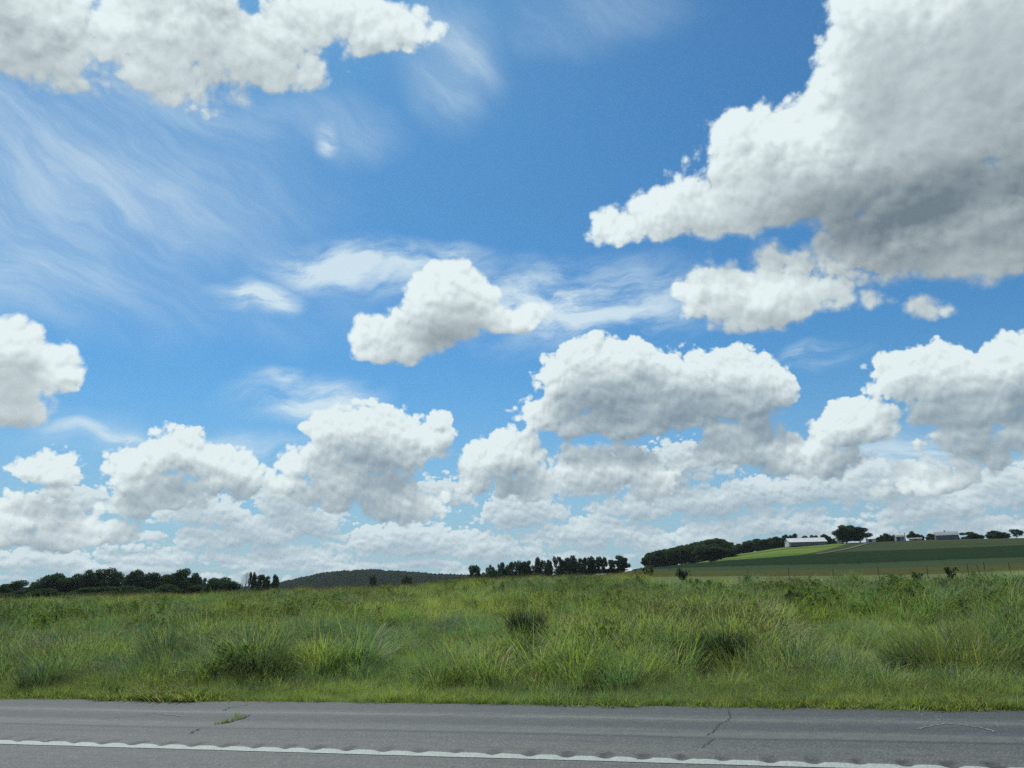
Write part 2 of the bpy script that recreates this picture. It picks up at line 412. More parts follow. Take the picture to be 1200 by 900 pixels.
# ---- terrain sheet on a fan of bearings and distances
def fan(a0, a1, na, ds):
    A = np.linspace(a0, a1, na); AA, DD = np.meshgrid(A, ds, indexing='ij')
    return AA, DD, DD * np.sin(AA), DD * np.cos(AA)
def grid_faces(na, nd):
    i, j = np.meshgrid(np.arange(na - 1), np.arange(nd - 1), indexing='ij')
    a = (i * nd + j).ravel()
    return np.stack([a, a + nd, a + nd + 1, a + 1], 1)
ds = np.concatenate([np.linspace(3, 60, 115), np.linspace(61, 240, 150), np.linspace(243, 760, 240), np.geomspace(780, 45000, 40)])
a_full = np.concatenate([np.linspace(-math.pi, -1.0, 60)[:-1], np.linspace(-1.0, 0.55, 640), np.linspace(0.55, math.pi, 60)[1:]])
AA, DD = np.meshgrid(a_full, ds, indexing='ij')
X = DD * np.sin(AA); Y = DD * np.cos(AA); Z = ground(X, Y)
# the fields on the far hill, laid out on the ground
pxx, pyy = project(np.stack([X, Y, Z], -1))
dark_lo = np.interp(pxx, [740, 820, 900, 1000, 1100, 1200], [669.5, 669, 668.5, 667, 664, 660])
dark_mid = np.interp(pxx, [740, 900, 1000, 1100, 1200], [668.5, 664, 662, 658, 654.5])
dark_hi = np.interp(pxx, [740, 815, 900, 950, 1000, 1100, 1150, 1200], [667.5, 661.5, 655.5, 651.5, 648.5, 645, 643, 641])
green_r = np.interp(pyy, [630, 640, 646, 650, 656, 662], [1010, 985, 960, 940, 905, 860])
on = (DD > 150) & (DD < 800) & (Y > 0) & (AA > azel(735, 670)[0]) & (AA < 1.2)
F = np.zeros_like(X)                 # 0 grass, 1 bean field and 2 young maize, both coloured dark for cloud shade, 3 hay meadow, 4 pasture
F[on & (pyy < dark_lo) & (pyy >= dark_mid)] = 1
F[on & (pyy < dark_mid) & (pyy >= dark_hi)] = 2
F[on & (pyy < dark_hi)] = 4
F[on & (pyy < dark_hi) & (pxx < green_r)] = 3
F[(DD > 58) & (DD <= 185) & (Y > 0) & (AA > azel(735, 670)[0]) & (AA < 1.2) & (F == 0)] = 5
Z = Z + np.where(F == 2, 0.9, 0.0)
gm, b, o = material('meadow_soil')
P = pos(b)
fid = b.N.new('ShaderNodeAttribute'); fid.attribute_name = 'field'; fid = fid.outputs['Fac']
n1 = b.noise(P, 0.35, 5, 0.6); n2 = b.noise(P, 6.0, 5, 0.65); n3 = b.noise(b.v('MULTIPLY', P, (0.012, 0.05, 0.1)), 1.0, 4, 0.55)
base = b.mix(b.sstep(n1, 0.35, 0.65), (0.055, 0.075, 0.022, 1), (0.085, 0.085, 0.035, 1))
base = b.mix(b.sstep(n2, 0.35, 0.7), base, (0.035, 0.04, 0.018, 1))
def stepf(a): return b.sstep(fid, a - 0.5, a - 0.45, kind='LINEAR')
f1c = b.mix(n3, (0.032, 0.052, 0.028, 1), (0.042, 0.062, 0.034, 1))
f2c = b.mix(n3, (0.014, 0.028, 0.015, 1), (0.020, 0.036, 0.018, 1))  # cloud shade is put into the colours of these two crop bands
f3c = b.mix(b.sstep(n3, 0.35, 0.65), (0.060, 0.110, 0.026, 1), (0.115, 0.155, 0.045, 1))
f4c = b.mix(b.sstep(n3, 0.35, 0.65), (0.034, 0.052, 0.026, 1), (0.050, 0.062, 0.032, 1))
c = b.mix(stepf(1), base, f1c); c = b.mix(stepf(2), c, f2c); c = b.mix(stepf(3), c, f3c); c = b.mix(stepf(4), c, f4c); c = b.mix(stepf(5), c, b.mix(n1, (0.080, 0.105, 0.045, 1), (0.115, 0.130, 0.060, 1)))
principled(b, o, c, 1.0, 0.0, None)
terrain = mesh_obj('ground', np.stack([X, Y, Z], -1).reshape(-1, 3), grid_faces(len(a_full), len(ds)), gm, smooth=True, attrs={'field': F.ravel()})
tag(terrain, kind='structure')
# small disc under the camera closes the fan
th = np.linspace(0, 2 * math.pi, 25)[:-1]

# ------------------------------------------------------------------ road
XA, XB = -160.0, 90.0
am, b, o = material('asphalt')
P = pos(b); px_, py_, pz_ = b.sep(P)
sp = b.noise(P, 36, 5, 0.8); sp2 = b.voro(P, 46, 'F1', 1, 0.6)
blot = b.noise(b.v('MULTIPLY', P, (0.28, 1.6, 1)), 1.0, 5, 0.6)
wave = b.m('MULTIPLY', b.m('SUBTRACT', b.noise(b.v('MULTIPLY', P, (0.35, 0.2, 0)), 1.0, 4, 0.55), 0.5), 0.28)
v = b.m('ADD', py_, wave)
stone = b.mix(b.sstep(sp, 0.36, 0.62), (0.0132, 0.0154, 0.0152, 1), (0.1800, 0.1920, 0.1749, 1))
lane = b.mix(b.sstep(sp2, 0.2, 0.6), stone, (0.0480, 0.0512, 0.0502, 1))
shl = b.mix(b.sstep(sp, 0.36, 0.66), (0.0180, 0.0230, 0.0244, 1), (0.1080, 0.1216, 0.1188, 1))
col_ = b.mix(b.sstep(v, LINE + 0.55, LINE + 0.8), b.mix(0.45, lane, stone), shl)
def band(c, a0, a1, soft, tint, amt):
    w = b.m('MULTIPLY', b.sstep(v, a0 - soft, a0 + soft), b.sstep(v, a1 - soft, a1 + soft, 1.0, 0.0))
    return b.mix(b.m('MULTIPLY', w, amt), c, tint)
col_ = band(col_, 8.02, 8.12, 0.03, (0.0210, 0.0243, 0.0264, 1), 0.65)
col_ = band(col_, 8.15, 8.45, 0.06, (0.1020, 0.1101, 0.1069, 1), 0.55)
col_ = band(col_, 8.55, 8.95, 0.08, (0.0312, 0.0384, 0.0449, 1), 0.75)
col_ = band(col_, 9.08, 9.22, 0.05, (0.1140, 0.1229, 0.1188, 1), 0.65)
streak = b.noise(b.v('MULTIPLY', P, (0.5, 9.0, 1)), 1.0, 4, 0.6)
col_ = b.mix(b.m('MULTIPLY', b.sstep(streak, 0.48, 0.70), 0.5), col_, (0.0390, 0.0435, 0.0475, 1))
w = b.sstep(v, 9.36, 9.42)
col_ = b.mix(b.m('MULTIPLY', w, 0.78), col_, (0.0348, 0.0422, 0.0482, 1))
col_ = b.mix(b.m('MULTIPLY', b.sstep(blot, 0.45, 0.75), 0.25), col_, (0.0420, 0.0461, 0.0495, 1))
mott = b.noise(P, 7.0, 5, 0.7)
col_ = b.mix(b.sstep(mott, 0.35, 0.68, 0.0, 0.5), col_, b.mix(1.0, col_, (1.75, 1.72, 1.6, 1), 'MULTIPLY'))
col_ = b.mix(1.0, col_, (0.76, 0.785, 0.775, 1), 'MULTIPLY')
pit = b.voro(P, 26, 'F1', 0, 0.5)
col_ = b.mix(b.m('MULTIPLY', b.sstep(pit, 0.20, 0.06), 0.8), col_, (0.25, 0.25, 0.23, 1))
# dust and darkening ground into the milled dips
da = b.N.new('ShaderNodeAttribute'); da.attribute_name = 'dip'
dip = b.m('MULTIPLY', da.outputs['Fac'], b.sstep(b.noise(P, 9.0, 4, 0.65), 0.30, 0.62, 0.1, 1.0))
col_ = b.mix(b.m('MULTIPLY', b.m('MULTIPLY', dip, b.sstep(sp, 0.3, 0.5, 0.6, 1.0)), 0.85), col_, (0.012, 0.013, 0.013, 1))
principled(b, o, col_, 0.72, 0.35, bump(b, b.m('ADD', b.m('MULTIPLY', sp2, -0.5), sp), 0.55, 0.006))
def wave(x):
    return 2 * np.pi * x / 0.335 + 1.5 * (vnoise(x * .9, x * 0, 14) - .5) + .6 * (vnoise(x * 4, x * 0, 15) - .5)
def dips(x, y):
    s_ = np.clip(np.cos(wave(x)) - .15 + .5 * (vnoise(x * 2.2, x * 0, 16) - .5), 0, 1)
    w_ = sm((y - (LINE - .03)) / .05) * (1 - sm((y - (LINE + .27)) / .06))
    return -0.013 * sm(s_) * w_
# fine strip with the milled rumble dips, coarse paving either side, one mesh
xs = np.arange(-22, 11, 0.03); ys = np.array([LINE - .06, LINE - .03, LINE, LINE + .03, LINE + .08, LINE + .15, LINE + .22, LINE + .27, LINE + .3, LINE + .33, LINE + .36])
GX, GY = np.meshgrid(xs, ys, indexing='ij'); GZ = dips(GX, GY)
V = [np.stack([GX, GY, GZ], -1).reshape(-1, 3)]; Fc = [grid_faces(len(xs), len(ys))]; k = len(V[0])
def quad(x0, x1, y0, y1):
    global k
    V.append(np.array([(x0, y0, 0), (x1, y0, 0), (x1, y1, 0), (x0, y1, 0)], float)); Fc.append(np.array([[0, 1, 2, 3]]) + k); k += 4
xa, xb = xs[0], xs[-1]
quad(XA, XB, -4, LINE - .06); quad(XA, xa, LINE - .06, LINE + .36); quad(xb, XB, LINE - .06, LINE + .36)
quad(XA, XB, LINE + .36, EDGE - .02)
# edge drops to the verge, slightly broken
ex = np.arange(-60, 40, 0.06); ey = EDGE + (vnoise(ex * 5, ex * 0, 9) - .5) * .035 + (vnoise(ex * .8, ex * 0 + 3, 2) - .5) * .05
E0 = np.stack([ex, np.full_like(ex, EDGE - .02), ex * 0], -1); E1 = np.stack([ex, ey, ex * 0 - .004], -1); E2 = np.stack([ex, ey + .03, ex * 0 - .10], -1)
m_ = len(ex); V.append(np.concatenate([E0, E1, E2])); ii = np.arange(m_ - 1)
Fc.append(np.concatenate([np.stack([ii, ii + 1, ii + 1 + m_, ii + m_], 1), np.stack([ii + m_, ii + 1 + m_, ii + 1 + 2 * m_, ii + 2 * m_], 1)]) + k); k += 3 * m_
VV = np.concatenate(V); dpa = np.zeros(len(VV)); dpa[:len(V[0])] = np.clip(-dips(V[0][:, 0], V[0][:, 1]) / .009, 0, 1) * (V[0][:, 1] > LINE + .07) * (V[0][:, 1] < LINE + .31)
road = mesh_obj('road', VV, np.concatenate(Fc), am, attrs={'dip': dpa})
tag(road, kind='structure')

# painted edge line: its far side wanders over the milled dips
pm, b, o = material('road_paint')
P = pos(b); sp = b.noise(P, 110, 3, 0.6); wear = b.noise(b.v('MULTIPLY', P, (1.2, 4, 1)), 3.0, 5, 0.65)
cc = b.mix(b.sstep(sp, 0.34, 0.6), (0.13, 0.15, 0.14, 1), (0.33, 0.385, 0.34, 1))
cc = b.mix(b.m('MULTIPLY', b.sstep(wear, 0.56, 0.72), b.sstep(sp, 0.5, 0.42)), cc, (0.18, 0.18, 0.17, 1))
principled(b, o, cc, 0.6, 0.3, bump(b, sp, 0.4, 0.003))
lx = np.arange(-22, 11, 0.03)
yn = LINE - .085 + (vnoise(lx * 3, lx * 0, 4) - .5) * .012
yf = LINE + .105 - (.006 + .036 * vnoise(lx * 2.2, lx * 0, 16)) * sm(np.clip((np.cos(wave(lx + .03)) + .35) / 1.35, 0, 1)) + (vnoise(lx * 9, lx * 0, 6) - .5) * .018
rows = []
for t in (0, .25, .5, .75, 1):
    yy = yn * (1 - t) + yf * t
    rows.append(np.stack([lx, yy, dips(lx, yy) * .9 + .004], -1))
V = np.stack(rows, 1).reshape(-1, 3)
F_ = grid_faces(len(lx), 5)
k = len(V); ext = np.array([(-160, LINE - .11, .004), (-22, LINE - .11, .004), (-22, LINE + .07, .004), (-160, LINE + .07, .004), (10.95, LINE - .11, .004), (90, LINE - .11, .004), (90, LINE + .07, .004), (10.95, LINE + .07, .004)])
V = np.concatenate([V, ext]); F_ = np.concatenate([F_, np.array([[k, k + 1, k + 2, k + 3], [k + 4, k + 5, k + 6, k + 7]])])
tag(mesh_obj('edge_line', V, F_, pm), kind='structure')

# cracks and old sealant in the shoulder, laid out where the ground shows them
def on_road(px, py, z=0.0):
    r = ray(px, py); t = (z - EYE) / r[2]; return r[0] * t, r[1] * t
def strip(pts, w0, w1, seed, jag=.02, z=.004, step=.03):
    R = random.Random(seed); L = []
    for (a, b_) in zip(pts[:-1], pts[1:]):
        n = max(2, int(math.hypot(b_[0] - a[0], b_[1] - a[1]) / step))
        for i in range(n):
            t = i / n; L.append((a[0] + (b_[0] - a[0]) * t, a[1] + (b_[1] - a[1]) * t))
    L.append(pts[-1]); v = []; f = []
    for i, (x, y) in enumerate(L):
        x2, y2 = L[min(i + 1, len(L) - 1)]; x1, y1 = L[max(0, i - 1)]
        dx_, dy_ = x2 - x1, y2 - y1; l = math.hypot(dx_, dy_) or 1; nx, ny = -dy_ / l, dx_ / l
        j = R.uniform(-jag, jag); w = R.uniform(w0, w1) / 2
        x += nx * j; y += ny * j
        v += [(x + nx * w, y + ny * w, z), (x - nx * w, y - ny * w, z)]
        if i: f.append((2 * i - 2, 2 * i - 1, 2 * i + 1, 2 * i))
    return v, f
crack_m = plain('crack_dark', (0.035, 0.036, 0.034), .9, .1)
scuff_m = plain('chalky_scuff', (0.15, 0.155, 0.15), .8, .2, .3, 60)
def crack(pix, w0, w1, seed, mat, name='pavement_crack', jag=.02):
    v_, f_ = strip([on_road(*q) for q in pix], w0, w1, seed, jag)
    tag(mesh_obj(name, v_, f_, mat), kind='structure')
crack([(853, 832), (857, 840), (851, 845), (843, 849), (838, 855), (829, 862)], .003, .013, 1, crack_m)
crack([(836, 866), (829, 871), (823, 877)], .003, .014, 2, crack_m)
crack([(293, 838.5), (284, 842), (270, 846), (256, 849)], .012, .04, 3, crack_m)
crack([(235, 854), (228, 857), (222, 860)], .008, .025, 4, crack_m)
crack([(291, 826), (270, 829), (262, 833)], .006, .015, 5, crack_m)
crack([(1166, 858), (1150, 853), (1130, 850), (1108, 848), (1095, 850), (1082, 853), (1075, 855)], .012, .035, 6, scuff_m, 'pavement_scuff')
crack([(1100, 848), (1098, 842), (1096, 838)], .006, .018, 7, scuff_m, 'pavement_scuff')
crack([(170, 836.5), (185, 836), (200, 838), (215, 840)], .012, .035, 8, scuff_m, 'pavement_scuff')
crack([(120, 842), (145, 840), (170, 838)], .006, .02, 9, scuff_m, 'pavement_scuff')
crack([(520, 838.2), (560, 838), (600, 839)], .006, .02, 10, scuff_m, 'pavement_scuff')

#@@PLANTS
def hit(px, py, dmax=1500, d0=8.0, lift=0.0):
    r = ray(px, py); hx = math.hypot(r[0], r[1])
    d = np.geomspace(d0, dmax, 4000); t = d / hx
    x = r[0] * t; y = r[1] * t; z = EYE + r[2] * t
    g = ground(x, y); i = np.argmax(z < g + lift)
    if i == 0: i = len(d) - 1
    return float(x[i]), float(y[i]), float(g[i]), float(d[i])

def leaf_mat(name, stops, trans=0.4, rough=0.6, dead=(0.38, 0.33, 0.20), gloss=0.06, patch=0.0):
    """foliage: colour runs over stops by the plant's own tint, each leaf a little different"""
    m, b, o = material(name)
    ti = b.N.new('ShaderNodeAttribute'); ti.attribute_type = 'INSTANCER'; ti.attribute_name = 'tint'
    to = b.N.new('ShaderNodeAttribute'); to.attribute_name = 'tone'
    f = b.m('ADD', ti.outputs['Fac'], b.m('MULTIPLY', b.m('SUBTRACT', to.outputs['Fac'], 0.5), 0.45))
    if patch: f = b.m('ADD', f, b.m('MULTIPLY', b.m('SUBTRACT', b.noise(pos(b), patch, 3, 0.6), 0.5), 0.9))
    cr = b.N.new('ShaderNodeValToRGB'); b.L.new(f, cr.inputs[0])
    els = cr.color_ramp.elements
    for i, (p_, c_) in enumerate(stops):
        e = els[i] if i < 2 else els.new(p_)
        e.position = p_; e.color = tuple(c_) + (1,)
    c = b.mix(b.sstep(to.outputs['Fac'], 0.88, 0.94), cr.outputs[0], dead + (1,))
    d = b.N.new('ShaderNodeBsdfDiffuse'); b.L.new(c, d.inputs[0])
    t = b.N.new('ShaderNodeBsdfTranslucent'); b.L.new(b.mix(1.0, c, (1.0, 1.10, 0.60, 1), 'MULTIPLY'), t.inputs[0])
    g = b.N.new('ShaderNodeBsdfGlossy'); g.inputs['Roughness'].default_value = 0.6; g.inputs[0].default_value = (.6, .6, .6, 1)
    m1_ = b.N.new('ShaderNodeMixShader'); m1_.inputs[0].default_value = trans
    b.L.new(d.outputs[0], m1_.inputs[1]); b.L.new(t.outputs[0], m1_.inputs[2])
    m2_ = b.N.new('ShaderNodeMixShader'); m2_.inputs[0].default_value = gloss
    b.L.new(m1_.outputs[0], m2_.inputs[1]); b.L.new(g.outputs[0], m2_.inputs[2]); b.L.new(m2_.outputs[0], o.inputs[0])
    return m

GRASS = [(0.0, (0.120, 0.210, 0.115)), (0.3, (0.180, 0.275, 0.110)), (0.55, (0.255, 0.340, 0.095)), (0.8, (0.34, 0.400, 0.105)), (1.0, (0.44, 0.41, 0.19))]
grass_m = leaf_mat('grass_blades', GRASS, 0.50, gloss=0.05)
weed_m = leaf_mat('weed_leaves', [(0.0, (0.07, 0.13, 0.06)), (0.5, (0.14, 0.20, 0.055)), (1.0, (0.25, 0.27, 0.06))], 0.45, gloss=0.0)
seed_m = leaf_mat('seed_heads', [(0.0, (0.13, 0.125, 0.06)), (0.6, (0.22, 0.18, 0.10)), (1.0, (0.17, 0.105, 0.07))], 0.3, dead=(0.34, 0.30, 0.2))
HIDE = []
def proto(name, V, Fq, tone, mats, midx=None):
    me = bpy.data.meshes.new(name)
    V = V.astype(np.float32); n = len(Fq)
    me.vertices.add(len(V)); me.vertices.foreach_set('co', V.ravel())
    me.loops.add(n * 4); me.loops.foreach_set('vertex_index', Fq.astype(np.int32).ravel())
    me.polygons.add(n); me.polygons.foreach_set('loop_start', np.arange(0, n * 4, 4, dtype=np.int32))
    me.update(calc_edges=True)
    a = me.attributes.new('tone', 'FLOAT', 'POINT'); a.data.foreach_set('value', tone.astype(np.float32))
    for q in mats: me.materials.append(q)
    if midx is not None: me.polygons.foreach_set('material_index', midx.astype(np.int32))
    return me

def blades(R, n, radius, h0, h1, lean, curve, w, seg=4, head=0.0, bias=(0, 0), clump=0.5):
    """curved tapering ribbons rooted in a disc; head = share that carries a seed head"""
    a = R.uniform(0, 2 * np.pi, n); r = radius * R.uniform(0, 1, n) ** clump
    bx, by = r * np.cos(a), r * np.sin(a)
    da = a + R.normal(0, .8, n); L = R.uniform(h0, h1, n)
    ln = np.abs(R.normal(lean, lean * .5, n)) ; cv = np.abs(R.normal(curve, curve * .4, n))
    ww = w * R.uniform(.6, 1.25, n); tone = R.uniform(0, 1, n)
    t = np.linspace(0, 1, seg + 1)[None, :]
    th = ln[:, None] + cv[:, None] * t ** 1.6                       # angle from upright along the blade
    st = L[:, None] / seg
    hx = np.concatenate([np.zeros((n, 1)), np.cumsum(np.sin(th[:, :-1]) * st, 1)], 1)
    hz_ = np.concatenate([np.zeros((n, 1)), np.cumsum(np.cos(th[:, :-1]) * st, 1)], 1)
    cx = bx[:, None] + hx * np.cos(da)[:, None] + bias[0] * hz_ ** 2; cy_ = by[:, None] + hx * np.sin(da)[:, None] + bias[1] * hz_ ** 2
    wa = da + np.pi / 2 + R.normal(0, .5, n)
    prof = np.where(t < .5, .75 + .5 * t, 1.0 - (t - .5) * 1.9).clip(.06) * np.ones((n, 1))
    ox = np.cos(wa)[:, None] * prof * ww[:, None] / 2; oy = np.sin(wa)[:, None] * prof * ww[:, None] / 2
    A = np.stack([cx - ox, cy_ - oy, hz_], -1); B = np.stack([cx + ox, cy_ + oy, hz_ + .0], -1)
    V = np.stack([A, B], 2).reshape(-1, 3)
    base = (np.arange(n) * (seg + 1) * 2)[:, None] + (np.arange(seg) * 2)[None, :]
    Fq = np.stack([base, base + 1, base + 3, base + 2], -1).reshape(-1, 4)
    T_ = np.repeat(tone, (seg + 1) * 2); mi = np.zeros(len(Fq))
    if head > 0:
        pick = np.where(R.uniform(0, 1, n) < head)[0]; HV = []; HF = []; k = len(V)
        for i in pick:
            p1 = np.array([cx[i, -1], cy_[i, -1], hz_[i, -1]]); p0 = np.array([cx[i, -2], cy_[i, -2], hz_[i, -2]])
            d = p1 - p0; d = d / (np.linalg.norm(d) + 1e-6); l = R.uniform(.05, .11); d2 = d + np.array([0, 0, -.5 * R.uniform(0, 1)])
            s_ = np.cross(d, R.normal(0, 1, 3)); s_ = s_ / (np.linalg.norm(s_) + 1e-6); s2 = np.cross(d, s_); wd = R.uniform(.004, .008)
            m1 = p1 + d * l * .4; e = p1 + d * l * .4 + d2 / np.linalg.norm(d2) * l * .6
            for sv_ in (s_, s2):
                HV += [p1, m1 - sv_ * wd, e, m1 + sv_ * wd]; HF.append([k, k + 1, k + 2, k + 3]); k += 4
        if HV:
            V = np.concatenate([V, np.array(HV)]); Fq = np.concatenate([Fq, np.array(HF)])
            T_ = np.concatenate([T_, np.repeat(R.uniform(0, .9, len(HV) // 4), 4)]); mi = np.concatenate([mi, np.ones(len(HF))])
    return V, Fq, T_, mi
def leaves(R, centres, size, n_each, spread, up=0.3, aspect=1.6):
    """flat leaf faces scattered round a set of points"""
    c = np.repeat(centres, n_each, 0); n = len(c)
    p = c + R.normal(0, 1, (n, 3)) * spread
    nrm = R.normal(0, 1, (n, 3)); nrm[:, 2] += up; nrm /= np.linalg.norm(nrm, axis=1, keepdims=True)
    u = np.cross(nrm, R.normal(0, 1, (n, 3))); u /= np.linalg.norm(u, axis=1, keepdims=True); v_ = np.cross(nrm, u)
    s_ = (size * R.uniform(.6, 1.3, n))[:, None]
    V = np.stack([p - u * s_ * aspect / 2, p - v_ * s_ / 2, p + u * s_ * aspect / 2, p + v_ * s_ / 2], 1).reshape(-1, 3)
    return V, np.arange(n * 4).reshape(n, 4), np.repeat(R.uniform(0, .88, n), 4)

def collect(name, meshes):
    col_ = bpy.data.collections.new(name)
    for i, me in enumerate(meshes):
        o_ = bpy.data.objects.new('%s_%02d' % (name, i), me); col_.objects.link(o_)
    return col_
def scatter(name, coll, P, rot, scl, idx, tint):
    """one object of many plants: a point for every plant, instanced by geometry nodes"""
    me = bpy.data.meshes.new(name); me.vertices.add(len(P)); me.vertices.foreach_set('co', P.astype(np.float32).ravel())
    for nm, ar, ty, key in (('rot', rot, 'FLOAT_VECTOR', 'vector'), ('scl', scl, 'FLOAT_VECTOR', 'vector'), ('kind_index', idx, 'INT', 'value'), ('tint', tint, 'FLOAT', 'value')):
        a = me.attributes.new(nm, ty, 'POINT'); a.data.foreach_set(key, np.ascontiguousarray(ar.astype(np.int32 if ty == 'INT' else np.float32)).ravel())
    o_ = bpy.data.objects.new(name, me); C.objects.link(o_)
    g = bpy.data.node_groups.new(name + '_nodes', 'GeometryNodeTree')
    g.interface.new_socket('Geometry', in_out='INPUT', socket_type='NodeSocketGeometry')
    g.interface.new_socket('Geometry', in_out='OUTPUT', socket_type='NodeSocketGeometry')
    gi = g.nodes.new('NodeGroupInput'); go = g.nodes.new('NodeGroupOutput')
    ci = g.nodes.new('GeometryNodeCollectionInfo'); ci.inputs['Collection'].default_value = coll
    ci.inputs['Separate Children'].default_value = True; ci.inputs['Reset Children'].default_value = True
    ip = g.nodes.new('GeometryNodeInstanceOnPoints'); ip.inputs['Pick Instance'].default_value = True
    def attr(nm, dt):
        n = g.nodes.new('GeometryNodeInputNamedAttribute'); n.data_type = dt; n.inputs['Name'].default_value = nm; return n.outputs['Attribute']
    L = g.links
    L.new(gi.outputs[0], ip.inputs['Points']); L.new(ci.outputs[0], ip.inputs['Instance'])
    L.new(attr('kind_index', 'INT'), ip.inputs['Instance Index']); L.new(attr('rot', 'FLOAT_VECTOR'), ip.inputs['Rotation']); L.new(attr('scl', 'FLOAT_VECTOR'), ip.inputs['Scale'])
    L.new(ip.outputs[0], go.inputs[0])
    md = o_.modifiers.new('scatter', 'NODES'); md.node_group = g
    return o_

# ---- the meadow: kinds of tuft
R = np.random.default_rng(11)
kinds = []
def addk(*parts, mats):
    k = 0; Vs = []; Fs = []; Ts = []; Ms = []
    for V, F_, T_, M_ in parts:
        Vs.append(V); Fs.append(F_ + k); Ts.append(T_); Ms.append(M_); k += len(V)
    kinds.append(proto('tuft', np.concatenate(Vs), np.concatenate(Fs), np.concatenate(Ts), mats, np.concatenate(Ms)))
GM = [grass_m, seed_m]
for _ in range(4): addk(blades(R, 80, .20, .55, .95, .18, 1.0, .0125, head=.10), mats=GM)          # 0-3 common tall grass
for _ in range(3): addk(blades(R, 95, .24, .60, 1.0, .30, 1.55, .0140, 5), mats=GM)                # 4-6 arching soft grass
for _ in range(3): addk(blades(R, 40, .22, .70, 1.05, .10, .45, .0065, head=.75), blades(R, 40, .22, .4, .7, .2, .8, .011), mats=GM)   # 7-9 in seed
for _ in range(3):                                                                                  # 10-12 low verge weeds
    V, F_, T_ = leaves(R, np.stack([R.normal(0, .11, 26), R.normal(0, .08, 26), R.uniform(.01, .17, 26)], -1), .022, 4, .02, .4, 2.6)
    addk((V, F_, T_, np.full(len(F_), 2)), blades(R, 70, .14, .14, .32, .35, .8, .009, 3, head=.05), mats=GM + [weed_m])
for _ in range(3):                                                                                  # 13-15 leafy forbs
    nst = 7; st = []
    for q in range(nst):
        a = R.uniform(0, 6.28); l = R.uniform(.02, .22); hgt = R.uniform(.55, .95)
        for t in np.linspace(.25, 1, 9): st.append((math.cos(a) * l * (1 + t), math.sin(a) * l * (1 + t), t * hgt))
    V, F_, T_ = leaves(R, np.array(st), .055, 5, .040, .5, 2.0)
    addk((V, F_, T_, np.full(len(F_), 2)), blades(R, 30, .2, .4, .75, .2, .9, .008), mats=GM + [weed_m])
for _ in range(4): addk(blades(R, 190, .26, .75, 1.30, .32, 1.25, .0135, 6, head=.04, clump=.7), mats=GM)     # 16-19 tussocks
grass_kinds = collect('grass_kind', kinds)

def sample(n, v0, v1, seed, pw=1.0):
    r = np.random.default_rng(seed)
    y = EDGE + v0 + (v1 - v0) * r.uniform(0, 1, n) ** pw
    t0, t1 = math.tan(azel(-130, 690)[0]), math.tan(azel(1330, 690)[0])
    x = y * (t0 + (t1 - t0) * r.uniform(0, 1, n))
    return x, y, r
LAYS = []
HOLLOWS = [hit(619, 768, lift=.3)[:2], hit(850, 790, lift=.2)[:2]]
def lay_grass(n, v0, v1, seed, kindp, hs=(.8, 1.15), wide=1.0, hfun=None, keep=None, tshift=0.0):
    x, y, r = sample(n, v0, v1, seed)
    if keep is not None:
        k_ = keep(x, y, r); x, y = x[k_], y[k_]
    for (hx0, hy0) in HOLLOWS:
        L0 = math.hypot(hx0, hy0); cx0, cy0 = hx0 * (1 - 1.0 / L0), hy0 * (1 - 1.0 / L0)
        k_ = ((x - cx0) / .7) ** 2 + ((y - cy0) / 1.5) ** 2 > 1; x, y = x[k_], y[k_]
    n = len(x); z = ground(x, y)
    p1 = vnoise(x / 9, y / 9, 21); p2 = vnoise(x / 2.6, y / 2.6, 22); p3 = vnoise(x / .9, y / .9, 23)
    u = r.uniform(0, 1, n) * .62 + p2 * .38
    kp = np.array(kindp, float); cs = np.cumsum(kp) / kp.sum()
    grp = np.searchsorted(cs, np.clip(u, 0, .999))
    first = np.array([0, 4, 7, 10, 13, 16]); cnt = np.array([4, 3, 3, 3, 3, 4])
    idx = first[grp] + r.integers(0, 100, n) % cnt[grp]
    h = r.uniform(hs[0], hs[1], n) * (.42 + 1.0 * p2 ** 1.3) * (.65 + .7 * p3)
    h = np.minimum(h, 1.12)
    if hfun is not None: h = h * hfun(x, y)
    s_ = np.stack([h * wide * r.uniform(.85, 1.15, n), h * wide * r.uniform(.85, 1.15, n), h], -1)
    lean_a = 9.0 * vnoise(x / 2.2, y / 2.2, 41) + r.normal(0, .55, n); lean_t = .05 + .42 * vnoise(x / 1.5, y / 1.5, 42) ** 1.5
    rot = np.stack([r.normal(0, .07, n), lean_t, lean_a], -1)
    tint = .12 + .50 * p1 + .30 * (vnoise(x / 1.7, y / 1.7, 31) - .3) + r.normal(0, .10, n) + np.where(grp == 3, .22, 0) + np.where(grp == 1, -.08, 0) + tshift
    if seed == 1: tint = np.clip(tint, .25, .60)
    LAYS.append((np.stack([x, y, z - .02], -1), rot, s_, idx, np.clip(tint, 0, 1)))
rise = lambda x, y: .28 + .72 * sm((y - EDGE - .25) / 2.2)
rightside = lambda x, y: np.arctan2(x, y) > azel(760, 690)[0]
lay_grass(2600, .0, .30, 1, (.25, 0, .08, 1, 0), (.20, .62), 1.5, lambda x, y: np.where((vnoise(x / .7, y / .3, 91) > .3), 1, .55), tshift=.06)
lay_grass(2600, .10, 1.0, 2, (.7, .1, .2, .12, .05), (.6, 1.1), 1.0, rise, tshift=.0)
lay_grass(5200, .6, 9, 3, (.50, .22, .14, .02, .12), (.75, 1.15), 1.0, rise)
lay_grass(8500, 8, 26, 4, (.50, .18, .14, 0, .18), (.75, 1.15), 1.05)
TUS = (0, 0, 0, 0, 0, 1)
lay_grass(260, .7, 9, 13, TUS, (.55, 1.15), 1.0, rise)
lay_grass(230, 1.0, 10, 23, TUS, (.8, 1.3), 1.05, rise, tshift=-.30)
